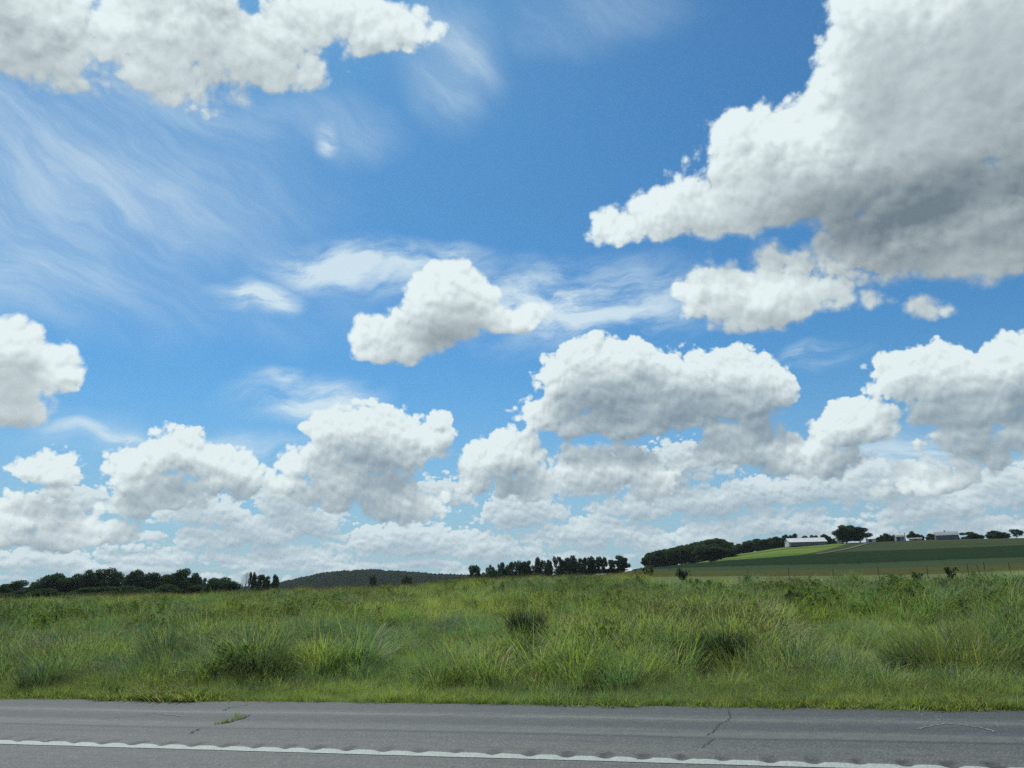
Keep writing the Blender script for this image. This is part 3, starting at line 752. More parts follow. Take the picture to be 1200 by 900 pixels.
lay_grass(380, 9, 30, 24, TUS, (.75, 1.2), 1.1, tshift=-.30)
lay_grass(200, .8, 12, 25, TUS, (.75, 1.2), 1.0, rise, tshift=.22)
lay_grass(500, 28, 60, 26, (0, 0, 0, 0, .5, .5), (.7, 1.0), 1.4, tshift=-.28)
lay_grass(420, 8, 26, 14, TUS, (.55, 1.0), 1.15)
lay_grass(900, 25, 60, 15, TUS, (.5, .85), 1.4)
far_low = lambda x, y: np.where(rightside(x, y), 1 - .5 * sm((y - 36) / 12), 1.0)
lay_grass(13000, 25, 56, 5, (.52, .12, .22, 0, .14), (.75, 1.1), 1.2, far_low, tshift=.06)
lay_grass(17000, 55, 92, 6, (.46, .06, .43, 0, .05), (.7, 1.05), 1.5, keep=lambda x, y, r: ~rightside(x, y) | (y < 58), tshift=.20)
Pg, Rg, Sg, Ig, Tg = [np.concatenate(q) for q in zip(*LAYS)]
mg = scatter('meadow_grass', grass_kinds, Pg, Rg, Sg, Ig, Tg)
tag(mg, kind='stuff')

# weeds rooted in the pavement crack
cw = [on_road(*q) for q in [(256, 849), (262, 847.5), (268, 846.5), (273, 845), (279, 843), (280, 840), (282, 842), (286, 841), (264, 847), (281, 838)]]
r_ = np.random.default_rng(5); nn = len(cw) * 3
P_ = np.array([(c_[0] + r_.normal(0, .03), c_[1] + r_.normal(0, .012), 0.0) for c_ in cw for _ in range(3)])
hh = r_.uniform(.03, .085, nn); tag(scatter('crack_weeds', grass_kinds, P_, np.stack([r_.normal(0, .2, nn), r_.normal(0, .2, nn), r_.uniform(0, 6, nn)], -1), np.stack([hh * .8, hh * .8, hh], -1), np.where(r_.uniform(0, 1, nn) < .6, 2, 10), r_.uniform(.35, .8, nn)), kind='stuff')

# ---- single plants that stand out of the meadow
def single(name, V, F_, T_, mats, mi, label, cat, loc, group=None, rz=0):
    me = proto(name, V, F_, T_, mats, mi); o_ = bpy.data.objects.new(name, me); C.objects.link(o_)
    o_.location = loc; o_.rotation_euler = (0, 0, rz); tag(o_, label, cat, group); return o_
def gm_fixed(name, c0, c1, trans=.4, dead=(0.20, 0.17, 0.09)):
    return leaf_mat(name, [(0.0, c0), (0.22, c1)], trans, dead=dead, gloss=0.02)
dark_and_shade_grass = gm_fixed('dark_and_shade_grass', (0.022, 0.046, 0.026), (0.034, 0.066, 0.034), .25)  # near-black colour stands in for the shade in the overhung hollows
blue_grass = gm_fixed('blue_grass', (0.075, 0.145, 0.095), (0.12, 0.20, 0.125))
mid_grass = gm_fixed('mid_grass', (0.080, 0.135, 0.070), (0.115, 0.18, 0.08))
gold_grass = gm_fixed('yellow_grass', (0.12, 0.165, 0.050), (0.21, 0.235, 0.065), dead=(0.32, 0.29, 0.14))
def clump(px, py, wpx, hpx, mat, seed, label, n=700, lean=.35, curve=1.3, bias=(0, 0), head=0.02):
    x, y, z, d = hit(px, py, lift=(.42 if py < 785 else .15) if mat is not dark_and_shade_grass else .2); ymin = EDGE + .55
    if y < ymin: x, y = x * ymin / y, ymin; z = gz(x, y); d = math.hypot(x, y)
    k = d / F_PX * 1.02
    Rr = np.random.default_rng(seed); w = wpx * k; h = hpx * k + (.30 if py < 785 else .05)
    if mat is dark_and_shade_grass and py > 730: h = max(h, .80)
    V, F_, T_, M_ = blades(Rr, n, w * .26, h * .75, h * 1.35, lean * 1.15, curve * 1.35, .0125, 7, head, bias, .6)
    return single('grass_clump', V, F_, T_, [mat, seed_m], M_, label, 'grass clump', (x, y, z - .03), 'clumps standing out of the meadow grass')
clump(619, 768, 34, 40, dark_and_shade_grass, 1, 'narrow grass clump coloured dark for a shaded hollow in the middle of the meadow', 1100, .10, .8)
clump(850, 788, 46, 50, dark_and_shade_grass, 2, 'broad grass clump coloured almost black for the shade under green blades, behind the yellow clump', 1500, .12, .9)
clump(872, 808, 100, 62, gold_grass, 3, 'large yellow green fountain of grass beside the shoulder', 650, .30, 1.2, head=.04)
clump(800, 790, 95, 72, blue_grass, 4, 'blue green arching grass clump left of the yellow one', 650, .35, 1.3)
clump(745, 775, 80, 50, blue_grass, 14, 'pale blue green drooping clump in front of the dark hollow, further left', 500, .45, 1.4)
clump(1130, 806, 120, 75, gold_grass, 5, 'wide leaning grass clump near the right edge of the verge', 700, .30, 1.1)
clump(1075, 800, 60, 50, mid_grass, 6, 'dark clump at the left foot of the wide leaning clump', 900, .25, 1.0)
clump(940, 776, 70, 38, mid_grass, 7, 'dark green tuft right of the black clump', 700, .35, 1.2)
clump(197, 776, 52, 42, mid_grass, 8, 'dark tuft in the left part of the meadow', 700, .2, 1.0)
clump(305, 782, 50, 42, mid_grass, 9, 'dark shaggy tuft left of the middle of the meadow', 700, .25, 1.1)
clump(50, 806, 60, 34, mid_grass, 10, 'low dark tuft beside the shoulder at far left', 600, .3, 1.1)
clump(720, 757, 62, 26, mid_grass, 11, 'flat dark tuft between the narrow clump and the blue green ones', 600, .35, 1.2)
clump(716, 700, 26, 15, dark_and_shade_grass, 12, 'small dark tuft near the crest under the row of trees', 500, .3, 1.0)
clump(798, 707, 30, 12, dark_and_shade_grass, 13, 'low dark tuft near the crest below the round tree', 400, .3, 1.0)
clump(1215, 790, 70, 60, blue_grass, 16, 'dense green clump cut by the right edge of the view', 600, .3, 1.2)

stem_m = plain('stem', (0.10, 0.085, 0.05), .8)
def bushplant(px, py, wpx, hpx, d, mat, seed, label, cat='shrub', n=60, leaf=.07, sparse=False, kindname='shrub', stems=7):
    if d is None: x, y, z, d = hit(px, py, lift=.4)
    else: x, y, z = at(px, d)
    zt = max(top_z(px, py - hpx, d), z + .3); h = zt - z; w = wpx * d / F_PX
    Rr = np.random.default_rng(seed); root = empty(kindname, (x, y, z - .02))
    cs = []; mb = MB()
    for i in range(stems):
        a = Rr.uniform(0, 6.28); l = w / 2 * Rr.uniform(.2, .85); hh_ = h * Rr.uniform(.65, 1.0) * (1 - .35 * (l / (w / 2)) ** 2)
        p = [(math.cos(a) * l * t ** 1.4, math.sin(a) * l * t ** 1.4, hh_ * t) for t in np.linspace(0, 1, 5)]
        mb.tube(p, [.012 * h, .010 * h, .008 * h, .006 * h, .004 * h], 5)
        for t in Rr.uniform(.25 if not sparse else .45, 1.0, max(3, n // stems)):
            cs.append((math.cos(a) * l * t ** 1.4, math.sin(a) * l * t ** 1.4, hh_ * t))
    V, F_, T_ = leaves(Rr, np.array(cs), leaf, 8, w * (.07 if not sparse else .05), .4, 1.7)
    V[:, 2] = np.maximum(V[:, 2], .03)
    me = proto('foliage', V, F_, T_, [mat]); o_ = bpy.data.objects.new('foliage', me); C.objects.link(o_); o_.parent = root
    mb.build('stem', stem_m, root)
    tag(root, label, cat); return root
yel = gm_fixed('yellow_green_leaves', (0.085, 0.135, 0.016), (0.17, 0.21, 0.022), .5)
midg = gm_fixed('mid_green_leaves', (0.030, 0.065, 0.028), (0.050, 0.090, 0.036), .35)
greyg = gm_fixed('grey_green_leaves', (0.055, 0.080, 0.050), (0.095, 0.125, 0.080), .3)
palel = gm_fixed('pale_tan_leaves', (0.10, 0.105, 0.055), (0.17, 0.16, 0.09), .3)
bushplant(1066, 702, 74, 20, None, yel, 21, 'bright yellow green shrub low in the meadow, right of centre', n=150, leaf=.10)
bushplant(1052, 705, 60, 12, None, midg, 22, 'dark green base shrub in front of the yellow green shrub', n=110, leaf=.10)
bushplant(1115, 672, 20, 11, 62, greyg, 23, 'grey green branching weed topping the crest', 'weed', n=34, leaf=.12, sparse=True, kindname='tall_weed')
bushplant(1076, 675, 18, 8, 70, greyg, 24, 'ragged leafy weed left of the grey green branching weed', 'weed', n=30, leaf=.12, sparse=True, kindname='tall_weed')
bushplant(1134, 696, 40, 20, None, midg, 25, 'blue green bush below the pair of fence posts', n=90, leaf=.10)
bushplant(1160, 698, 30, 18, None, midg, 26, 'small bush below the tallest fence post', n=70, leaf=.10)
bushplant(1196, 694, 26, 20, None, midg, 27, 'dark bush at the right edge of the meadow', n=80, leaf=.10)
bushplant(760, 676, 16, 18, 88, palel, 28, 'pale tan upright weed in front of the left end of the wood', 'weed', n=50, leaf=.14, sparse=True, kindname='tall_weed')
bushplant(799, 677, 20, 11, 88, greyg, 29, 'grey green shrub on the crest below the wood', n=80, leaf=.16)
bushplant(828, 704, 20, 12, None, midg, 30, 'small leafy shrub under the round tree', n=50, leaf=.09)
bushplant(930, 705, 34, 12, None, midg, 31, 'low leafy shrub below the white roofed barn', n=80, leaf=.09)
bushplant(135, 692, 34, 5, 92, midg, 32, 'low spreading weed on the crest in front of the left trees', 'weed', n=60, leaf=.13, kindname='tall_weed')
bushplant(1003, 703, 36, 8, None, yel, 33, 'flat yellow green shrub left of the bright one', n=70, leaf=.08)

# ------------------------------------------------------------------ trees
bark_m = plain('bark', (0.055, 0.048, 0.040), .9, .1)
pale_bark = plain('pale_bark', (0.20, 0.18, 0.15), .9, .1)
tree_m = leaf_mat('tree_leaves', [(0.0, (0.040, 0.072, 0.040)), (0.25, (0.070, 0.112, 0.050)), (1.0, (0.115, 0.155, 0.062))], .32, gloss=.0, dead=(0.04, 0.07, 0.03))
tree_light = leaf_mat('silvery_leaves', [(0.0, (0.050, 0.085, 0.060)), (0.25, (0.085, 0.125, 0.085)), (1.0, (0.1, 0.14, 0.09))], .22, gloss=.0, dead=(0.06, 0.1, 0.05))
def tree_proto(seed, kind):
    """unit tree: height 1, crown about 1 wide; returns crown mesh and trunk mesh"""
    Rr = np.random.default_rng(seed); lobes = []; mb = MB()
    if kind == 'bushy': base, n, cr = .06, 26, (.40, .40, .40)
    elif kind == 'open': base, n, cr = .20, 20, (.40, .40, .36)
    elif kind == 'round': base, n, cr = .03, 34, (.42, .42, .40)
    elif kind == 'slim': base, n, cr = .15, 14, (.30, .30, .40)
    else: base, n, cr = .35, 9, (.30, .30, .25)
    zc = (base + 1) / 2
    tries = 0
    while len(lobes) < n and tries < 4000:
        tries += 1
        p = Rr.normal(0, 1, 3); p /= np.linalg.norm(p); p *= Rr.uniform(.35, 1.0) ** .6
        q = np.array([p[0] * cr[0], p[1] * cr[1], zc + p[2] * (1 - base) / 2 * .82])
        if kind in ('bushy', 'round') : q[2] = max(q[2], base + .10)
        rr = Rr.uniform(.085, .17) * (1.0 if kind != 'open' else .92)
        if all(np.linalg.norm((q - l[0])) > .10 for l in lobes): lobes.append((q, rr))
    top = max(l[0][2] + l[1] for l in lobes); sc_ = 1.0 / top
    Vs = []; Fs = []; Ts = []; k = 0
    per = {'bare': 50, 'open': 420, 'slim': 420}.get(kind, 460)
    for q, rr in lobes:
        m_ = int(per * (rr / .12) ** 2)
        dirs = Rr.normal(0, 1, (m_, 3)); dirs /= np.linalg.norm(dirs, axis=1, keepdims=True)
        cpt = q + dirs * rr * (Rr.uniform(.25, 1.12, (m_, 1)) ** .6) * np.array([1.1, 1.1, .85])
        V, F_, T_ = leaves(Rr, cpt, .026 if kind != 'bare' else .018, 1, .006, .5, 1.5)
        Vs.append(V); Fs.append(F_ + k); Ts.append(T_); k += len(V)
    V = np.concatenate(Vs); V *= sc_; V[:, 2] = np.maximum(V[:, 2], .01)
    crown = proto('crown', V, np.concatenate(Fs), np.concatenate(Ts), [tree_m])
    th_ = zc * .8
    mb.tube([(0, 0, -.02), (.008, 0, .12), (-.006, .01, .3), (.01, 0, th_)], [.030, .022, .018, .010], 7)
    for q, rr in lobes:
        z0 = min(q[2] * .75, max(.12, base * .9) + Rr.uniform(0, .2)); a = Vector((.0, .0, z0)); e = Vector(q * sc_)
        m2 = a.lerp(e, .5) + Vector((0, 0, -.03)); mb.tube([a, m2, e], [.010, .007, .003], 5)
        if kind == 'bare':
            for _ in range(4):
                mb.tube([e, e + Vector(Rr.normal(0, .10, 3)) + Vector((0, 0, .06))], [.003, .001], 4)
    tr = bpy.data.meshes.new('trunk'); tr.from_pydata(mb.v, [], mb.f); tr.materials.append(pale_bark if kind == 'bare' else bark_m); tr.update()
    return crown, tr
protos = {k: [tree_proto(100 + 10 * i + j, k) for j in range(n)] for i, (k, n) in enumerate((('bushy', 5), ('open', 5), ('round', 3), ('slim', 3), ('bare', 2)))}
tcount = 0
def tree(px, ytop, wpx, d, kind, label, group=None, sink=0.0, mat=None, name='tree', z=None):
    global tcount
    x, y, zz = at(px, d)
    if z is not None: zz = z
    h = top_z(px, ytop, d) - zz; w = wpx * d / F_PX / .98
    cr, tr = protos[kind][tcount % len(protos[kind])]; tcount += 1
    root = empty(name, (x, y, zz), random.uniform(0, 6.28)); root.scale = (w, w, h)
    if mat: cr = cr.copy(); cr.materials.clear(); cr.materials.append(mat)
    a = bpy.data.objects.new('crown', cr); b_ = bpy.data.objects.new('trunk', tr)
    for q in (a, b_): C.objects.link(q); q.parent = root
    tag(root, label, 'tree', group); return root

GL = 'trees of the left hand grove'
left = [(4, 684, 22, 380, 'bushy', 'low tree cut by the left edge of the view, end of the grove'),
 (20, 679, 36, 385, 'bushy', 'first rounded tree of the left grove, lower than the next'),
 (48, 681, 22, 400, 'bushy', 'small tree filling the dip between the first two rounded trees'),
 (65, 671, 42, 385, 'bushy', 'broad tree left of the tall middle of the grove'),
 (84, 677, 26, 390, 'bushy', 'lower tree right of the broad one, before the grove steps up'),
 (99, 667, 30, 385, 'bushy', 'tree where the left grove steps up to full height'),
 (121, 664.5, 36, 390, 'bushy', 'tallest tree in the middle of the left grove'),
 (141, 669, 26, 395, 'slim', 'tree just right of the tallest one in the left grove'),
 (160, 666.5, 26, 385, 'bushy', 'tall tree right of the middle of the left grove'),
 (184, 670, 34, 385, 'bushy', 'lower broad tree left of the high dense one in the left grove'),
 (197, 673, 30, 392, 'round', 'tree filling the low place left of the high dense one'),
 (212, 665, 30, 380, 'bushy', 'high dense tree near the right end of the left grove'),
 (229, 670, 16, 380, 'slim', 'narrow tree against the right flank of the high dense one'),
 (236, 675, 14, 385, 'bushy', 'short tree closing the right end of the dense grove'),
 (260, 675.5, 40, 380, 'round', 'dome shaped tree standing alone right of the left grove'),
 (60, 689, 60, 375, 'bushy', 'low hedge of brush along the front of the left grove'),
 (288, 668, 16, 380, 'bare', 'half dead tree with bare pale branches'),
 (296, 669, 9, 382, 'slim', 'narrow tree beside the half dead one'),
 (308, 672.5, 22, 385, 'open', 'small rounded tree right of the half dead tree'),
 (323, 672, 11, 385, 'slim', 'thin upright tree, last on the right before the wooded hill')]
for t in left: tree(*t[:5], t[5], GL if t[0] < 245 else None)
for k_, (px_, yt_, w_) in enumerate([(20, 689, 44), (112, 687, 60), (150, 686, 60), (190, 684, 60), (228, 684, 50)]):
    tree(px_, yt_, w_, 378, 'bushy', '%s clump of low brush under the left grove' % ('leftmost', 'second', 'middle', 'fourth', 'rightmost')[k_], 'low brush along the foot of the left grove', name='brush')
for k_, (px_, yt_, w_) in enumerate([(585, 668, 60), (625, 668, 50), (672, 665, 60), (712, 666, 44), (694, 666, 50)]):
    tree(px_, yt_, w_, 402, 'bushy', '%s clump of low brush under the broken row of trees' % ('leftmost', 'second', 'third', 'rightmost', 'fourth')[k_], 'low brush along the foot of the broken row', name='brush')
GMid = 'trees of the broken row on the crest'
midt = [(556, 661, 18, 400, 'open', 'first tree at the left end of the broken row'),
 (569, 670, 14, 405, 'bushy', 'stub of brush between the first two trees of the broken row'),
 (577, 661, 15, 400, 'open', 'flat topped tree second in the broken row'),
 (588, 658, 13, 400, 'open', 'tree with layered crown third in the broken row'),
 (602, 656.5, 20, 400, 'open', 'broad flat crowned tree in the left half of the broken row'),
 (612, 658, 10, 405, 'slim', 'slender tree right of the broad flat crowned one'),
 (621, 656, 18, 400, 'open', 'rounded tree left of the tallest in the left half of the row'),
 (632, 652, 15, 400, 'slim', 'tallest tree in the left half of the broken row'),
 (642, 655, 13, 400, 'bushy', 'tree right before the gap in the broken row'),
 (655, 651, 14, 395, 'open', 'first tree right of the gap in the broken row'),
 (668, 650, 20, 395, 'bushy', 'dense high tree just right of the gap'),
 (682, 653, 20, 395, 'open', 'spreading tree with sky under its crown, right half of the row'),
 (694, 651, 13, 395, 'bushy', 'narrow dense tree in the right half of the row'),
 (703, 651, 10, 395, 'slim', 'slim tree fourth from the right end of the row'),
 (709, 652, 10, 395, 'slim', 'slim tree third from the right end of the row'),
 (717, 655, 10, 395, 'open', 'thin tree second from the right end of the row'),
 (729, 650, 21, 390, 'bushy', 'big separate tree at the right end of the broken row')]
for t in midt: tree(*t[:5], t[5], GMid)
tree(437, 673, 10, 600, 'bushy', 'small dark tree in front of the wooded hill, left one of two', 'pair of trees before the hill')
tree(478, 674, 14, 600, 'bushy', 'small dark tree in front of the wooded hill, right one of two', 'pair of trees before the hill')
tree(757, 653, 12, 520, 'slim', 'small tree standing apart at the left end of the wood')
tree(835, 636.5, 44, 470, 'round', 'big round silvery green tree in front of the wood', mat=tree_light)
GB = 'trees along the top of the pasture'
belt = [(866, 638, 16), (875, 636, 18), (885, 632.5, 18), (894, 630.5, 18), (904, 629.5, 16), (913, 628, 16), (922, 629.5, 16)]
for i, (px_, yt, w) in enumerate(belt):
    tree(px_, yt, w * 1.25, 640, 'bushy', '%s dense tree, counted from the wood, in the belt between wood and barn' % ('first', 'second', 'third', 'fourth', 'fifth', 'sixth', 'last')[i], GB)
tree(928, 625.5, 13, 640, 'bushy', 'dark tree over the left gable of the barn')
tree(937, 624.5, 11, 640, 'bushy', 'highest tree behind the left half of the barn')
tree(950, 627, 11, 650, 'open', 'lighter tree behind the middle of the barn roof', mat=tree_light)
tree(960, 626, 13, 645, 'bushy', 'tree behind the right half of the barn roof')
tree(973, 625, 13, 640, 'bushy', 'tree right at the right gable of the barn')
tree(981, 630, 14, 640, 'bushy', 'low tree right of the barn, next to the small white shed')
tree(987, 633, 6, 640, 'slim', 'tiny tree left of the tall pair')
tree(998, 614, 27, 600, 'round', 'left and taller tree of the big dark pair on the ridge')
tree(1014, 616.5, 23, 605, 'round', 'right tree of the big dark pair on the ridge')
tree(1037, 628, 9, 650, 'bushy', 'low tree between the white shed and the grey bin')
tree(1046, 624, 14, 650, 'bushy', 'rounded tree left of the grey farm building')
tree(1054, 626, 9, 650, 'bushy', 'shorter tree touching the grey farm building on its left')
tree(1078, 621.5, 13, 640, 'bushy', 'rounded tree standing behind the tan shed')
tree(1087, 626, 8, 640, 'bushy', 'short tree right behind the tan shed')
tree(1100, 624.5, 13, 650, 'bushy', 'tree at the left end of the farmhouse')
tree(1128, 625.5, 7, 650, 'bushy', 'small tree at the right end of the farmhouse')
tree(1143, 622.5, 20, 640, 'bushy', 'broad low tree right of the farmhouse')
tree(1152, 626, 12, 640, 'bushy', 'lower shoulder of trees between the two broad ones')
tree(1160, 626, 6, 640, 'slim', 'small spire of a tree between the two broad ones')
tree(1176, 621, 20, 640, 'bushy', 'broad tree at the right end of the ridge')
tree(1185, 623, 12, 640, 'bushy', 'tree on the right flank of the last broad tree')
tree(1201, 619, 12, 620, 'open', 'tree cut by the right edge of the view')

# the wood that climbs the slope reads as one mass
Rr = np.random.default_rng(77); pts = []
wx = [760, 770, 780, 800, 815, 830, 845, 856, 862]; wt_ = [648, 645.5, 643, 639, 636, 632, 629.5, 634, 641]
for i in range(210):
    px_ = 761 + 99 * Rr.uniform() ** .85; d_ = Rr.uniform(540, 640); x, y, z = at(px_, d_)
    zt = top_z(px_, float(np.interp(px_, wx, wt_)) + abs(Rr.normal(0, 1.2)), d_)
    if zt - z < 3: continue
    pts.append((x, y, z, Rr.uniform(8, 11), zt - z))
pts = np.array(pts); crowns = collect('wood_crown', [c_ for c_, _ in protos['bushy'] + protos['slim']])
n = len(pts); tag(scatter('woodland', crowns, pts[:, :3], np.stack([np.zeros(n), np.zeros(n), Rr.uniform(0, 6.28, n)], -1), pts[:, [3, 3, 4]], Rr.integers(0, 8, n), Rr.uniform(0, .3, n)), kind='stuff')

# ------------------------------------------------------------------ wooded hill on the horizon
hx = [250, 300, 330, 350, 370, 385, 400, 420, 440, 460, 480, 500, 520, 545, 575, 610, 660]
hy_ = [690, 687, 682, 677.5, 673, 670.5, 669, 667.8, 667.5, 668.5, 670, 671.5, 672.5, 674, 675, 678, 684]
na = 160; A = np.linspace(azel(250, 680)[0], azel(660, 680)[0], na); D = np.linspace(1500, 2900, 60)
def hill_z(a, d):
    pxs = np.interp(a, [azel(q, 680)[0] for q in range(240, 680, 10)], list(range(240, 680, 10)))
    zt = np.interp(pxs, hx, [top_z(q, w_, 2150) for q, w_ in zip(hx, hy_)]) - 9.0
    s_ = np.clip(1 - ((d - 2150) / 650) ** 2, 0, 1)
    return -8 + np.maximum(zt + 8, 0) * s_ ** .8 + (vnoise(a * 60, d / 90, 8) - .5) * 5 * s_
AA, DD = np.meshgrid(A, D, indexing='ij'); X = DD * np.sin(AA); Y = DD * np.cos(AA); Z = hill_z(AA, DD)
hm = plain('hill_floor', (0.035, 0.055, 0.03), .95, .1, .2, .02)
tag(mesh_obj('hills', np.stack([X, Y, Z], -1).reshape(-1, 3), grid_faces(na, 60), hm, smooth=True), kind='structure')
Rr = np.random.default_rng(9)
far_tree_m = leaf_mat('distant_leaves', [(0.0, (0.026, 0.050, 0.030)), (0.5, (0.042, 0.070, 0.036)), (1.0, (0.060, 0.085, 0.042))], .2, gloss=.0, dead=(0.04, 0.07, 0.03))
def far_crown(seed):
    r2 = np.random.default_rng(seed); d_ = r2.normal(0, 1, (240, 3)); d_[:, 2] = np.abs(d_[:, 2]); d_ /= np.linalg.norm(d_, axis=1, keepdims=True)
    lump = 1 + .22 * np.sin(d_[:, :1] * 5 + seed) * np.cos(d_[:, 1:2] * 6)
    V, F_, T_ = leaves(r2, d_ * .5 * lump * np.array([1, 1, .9]), .16, 1, .02, .3, 1.2)
    return proto('far_crown', V, F_, T_, [far_tree_m])
fcoll = collect('far_crown', [far_crown(i) for i in range(5)])
n = 7000; a = Rr.uniform(A[0], A[-1], n); d = Rr.uniform(1560, 2450, n)
x = d * np.sin(a); y = d * np.cos(a); z = hill_z(a, d); ok = z > -4
x, y, z = x[ok], y[ok], z[ok]; n = len(x); s_ = Rr.uniform(10, 17, n)
tag(scatter('hill_forest', fcoll, np.stack([x, y, z - 1], -1), np.stack([np.zeros(n), np.zeros(n), Rr.uniform(0, 6.28, n)], -1), np.stack([s_, s_, s_ * Rr.uniform(.7, 1.15, n)], -1), Rr.integers(0, 5, n), Rr.uniform(0, .6, n)), kind='stuff')

# ------------------------------------------------------------------ farm buildings on the ridge
white_roof = plain('white_sheet_roof', (0.50, 0.52, 0.52), .45, .4, .06, .4)
white_wall = plain('white_boards', (0.50, 0.51, 0.50), .7, .3, .06, .4)
grey_wall = plain('grey_boards', (0.13, 0.145, 0.16), .8, .2, .15, .4)
blue_wall = plain('blue_grey_steel', (0.20, 0.24, 0.27), .5, .4, .1, .4)
dull_roof = plain('dull_sheet_roof', (0.20, 0.225, 0.24), .55, .3, .08, .4)
dark_m = plain('dark_opening', (0.02, 0.022, 0.025), .6, .3)
tan_wall = plain('tan_boards', (0.34, 0.31, 0.25), .8, .2, .1, .4)
shingle = plain('grey_shingle', (0.24, 0.235, 0.23), .8, .2, .15, .5)
pole_m = plain('weathered_wood', (0.09, 0.08, 0.07), .9, .1)
def building(name, px, d, yaw, L, Wd, eave, ridge, wall, roof_m, label, openings=(), cat='building', drop=0.3, chimney=None, annex=None):
    x, y, z = at(px, d); a = azel(px, 640)[0]
    root = empty(name, (x, y, z - drop), -a + math.radians(yaw)); e = eave + drop; r = ridge + drop
    mb = MB(); mb.prism([(-Wd / 2, 0), (Wd / 2, 0), (Wd / 2, e), (0, r - .05), (-Wd / 2, e)], -L / 2, L / 2); mb.build('wall', wall, root)
    mb = MB(); ov = .35; t = .12; sl = (r - e) / (Wd / 2)
    for s_ in (-1, 1):
        y0 = s_ * (Wd / 2 + ov); z0 = e - sl * ov
        mb.prism([(y0, z0 + .02), (0, r + .02), (0, r + t + .02), (y0, z0 + t + .02)] if s_ < 0 else [(0, r + .02), (y0, z0 + .02), (y0, z0 + t + .02), (0, r + t + .02)], -L / 2 - ov, L / 2 + ov)
    ro = mb.build('roof', roof_m, root)
    if chimney:
        mb = MB(); mb.box(chimney - .3, chimney + .3, -.3, .3, r - .3, r + 1.1); mb.build('chimney', shingle, ro)
    for (kind, x0, x1, z0, z1) in openings:       # on the long side towards the road
        mb = MB(); mb.box(x0, x1, -Wd / 2 - .03, -Wd / 2 + .02, drop + z0, drop + z1); mb.build(kind, dark_m, root)
    if annex:                                      # lean-to or porch along the front
        x0, x1, dep, zh, zl, am_, rm_ = annex
        mb = MB(); mb.prism([(-Wd / 2 - dep + .3, 0), (-Wd / 2 - .03, 0), (-Wd / 2 - .03, drop + zh - .1), (-Wd / 2 - dep + .3, drop + zl - .1)], x0 + .2, x1 - .2); mb.build('lean_to', am_, root)
        mb = MB(); mb.prism([(-Wd / 2 - dep, drop + zl), (-Wd / 2 - .03, drop + zh), (-Wd / 2 - .03, drop + zh + .12), (-Wd / 2 - dep, drop + zl + .12)], x0, x1); mb.build('porch_roof', rm_, root)
    tag(root, label, cat); return root
building('barn', 949, 600, 17, 26, 11, 2.9, 5.4, white_wall, white_roof, 'long barn with a white roof and open dark side', [('opening', -7, -1, .2, 2.4), ('opening', 0, 5.5, .2, 2.4), ('opening', 6.5, 12, .2, 2.4)], 'barn', annex=(-12.9, 12.9, 3.0, 2.9, 2.3, grey_wall, white_roof))
building('shed', 1027, 598, -6, 6.0, 4, 2.2, 3.3, white_wall, white_roof, 'small white shed just right of the tall tree pair', [('door', -1.2, .8, .1, 1.9)], 'shed')
building('shed', 990.5, 610, 70, 5.0, 3.2, 1.8, 3.0, white_wall, white_roof, 'tiny white shed left of the tall tree pair', [('door', -.6, .6, .1, 1.6)], 'shed')
building('farm_building', 1061.5, 600, 12, 5.4, 5, 2.9, 4.1, blue_wall, shingle, 'grey blue farm building with a mast beside it', [('door', -2.0, -.2, .1, 2.4), ('window', .8, 1.8, 1.2, 2.2)], 'building')
building('shed', 1080, 595, 4, 7.5, 4, 1.2, 1.8, tan_wall, shingle, 'low tan shed under the rounded tree', [('door', -.8, .6, .1, 1.0)], 'shed')
building('farmhouse', 1117.5, 600, 5, 13.5, 8, 3.1, 4.9, grey_wall, dull_roof, 'farmhouse with a pale roof, a porch and a chimney', [('window', -5.8, -4.6, 1.0, 2.2), ('door', -3.4, -2.4, .1, 2.2), ('window', 1.0, 2.2, 1.0, 2.2), ('window', 4.2, 5.6, 1.0, 2.2)], 'house', chimney=-.8, annex=(-6.7, 6.7, 2.0, 2.9, 2.4, grey_wall, dull_roof))
def pole(px, d, ytop, rad, label, arm=0.0, name='utility_pole', cat='pole'):
    x, y, z = at(px, d); h = top_z(px, ytop, d) - z
    root = empty(name, (x, y, z)); mb = MB(); mb.tube([(0, 0, -.3), (0, 0, h)], [rad, rad * .7], 8); mb.build('post', pole_m, root)
    if arm: mb = MB(); mb.box(-arm, arm, -.06, .06, h - .8, h - .65); mb.build('crossarm', pole_m, root)
    tag(root, label, cat)
pole(1068.3, 590, 624, .28, 'thick dark pole right of the grey blue farm building')
pole(1063, 604, 622.5, .12, 'thin mast above the grey blue farm building', 1.0)
pole(786, 330, 659.5, .17, 'dark pole standing in the field below the wood', .6)
pole(745, 260, 666.5, .22, 'short dark post left of the pale tan weed')

# light farm track climbing to the ridge
trk = [(942, 651.5), (955, 650), (970, 648), (985, 645.5), (998, 642.5), (1008, 639.5), (1018, 637)]
pts = [hit(*q, dmax=900, d0=200)[:2] for q in trk]
v_ = []; f_ = []
fine_pts = []
for p, q in zip(pts[:-1], pts[1:]):
    for t in np.linspace(0, 1, 12, endpoint=False): fine_pts.append((p[0] + (q[0] - p[0]) * t, p[1] + (q[1] - p[1]) * t))
for i, (x, y) in enumerate(fine_pts[:-1]):
    x2, y2 = fine_pts[i + 1]; l = math.hypot(x2 - x, y2 - y) + 1e-6; nx, ny = -(y2 - y) / l * 1.1, (x2 - x) / l * 1.1
    for s_ in (1, -1): v_.append((x + nx * s_, y + ny * s_, gz(x + nx * s_, y + ny * s_) + .35))
    if i: f_.append((2 * i - 2, 2 * i - 1, 2 * i + 1, 2 * i))
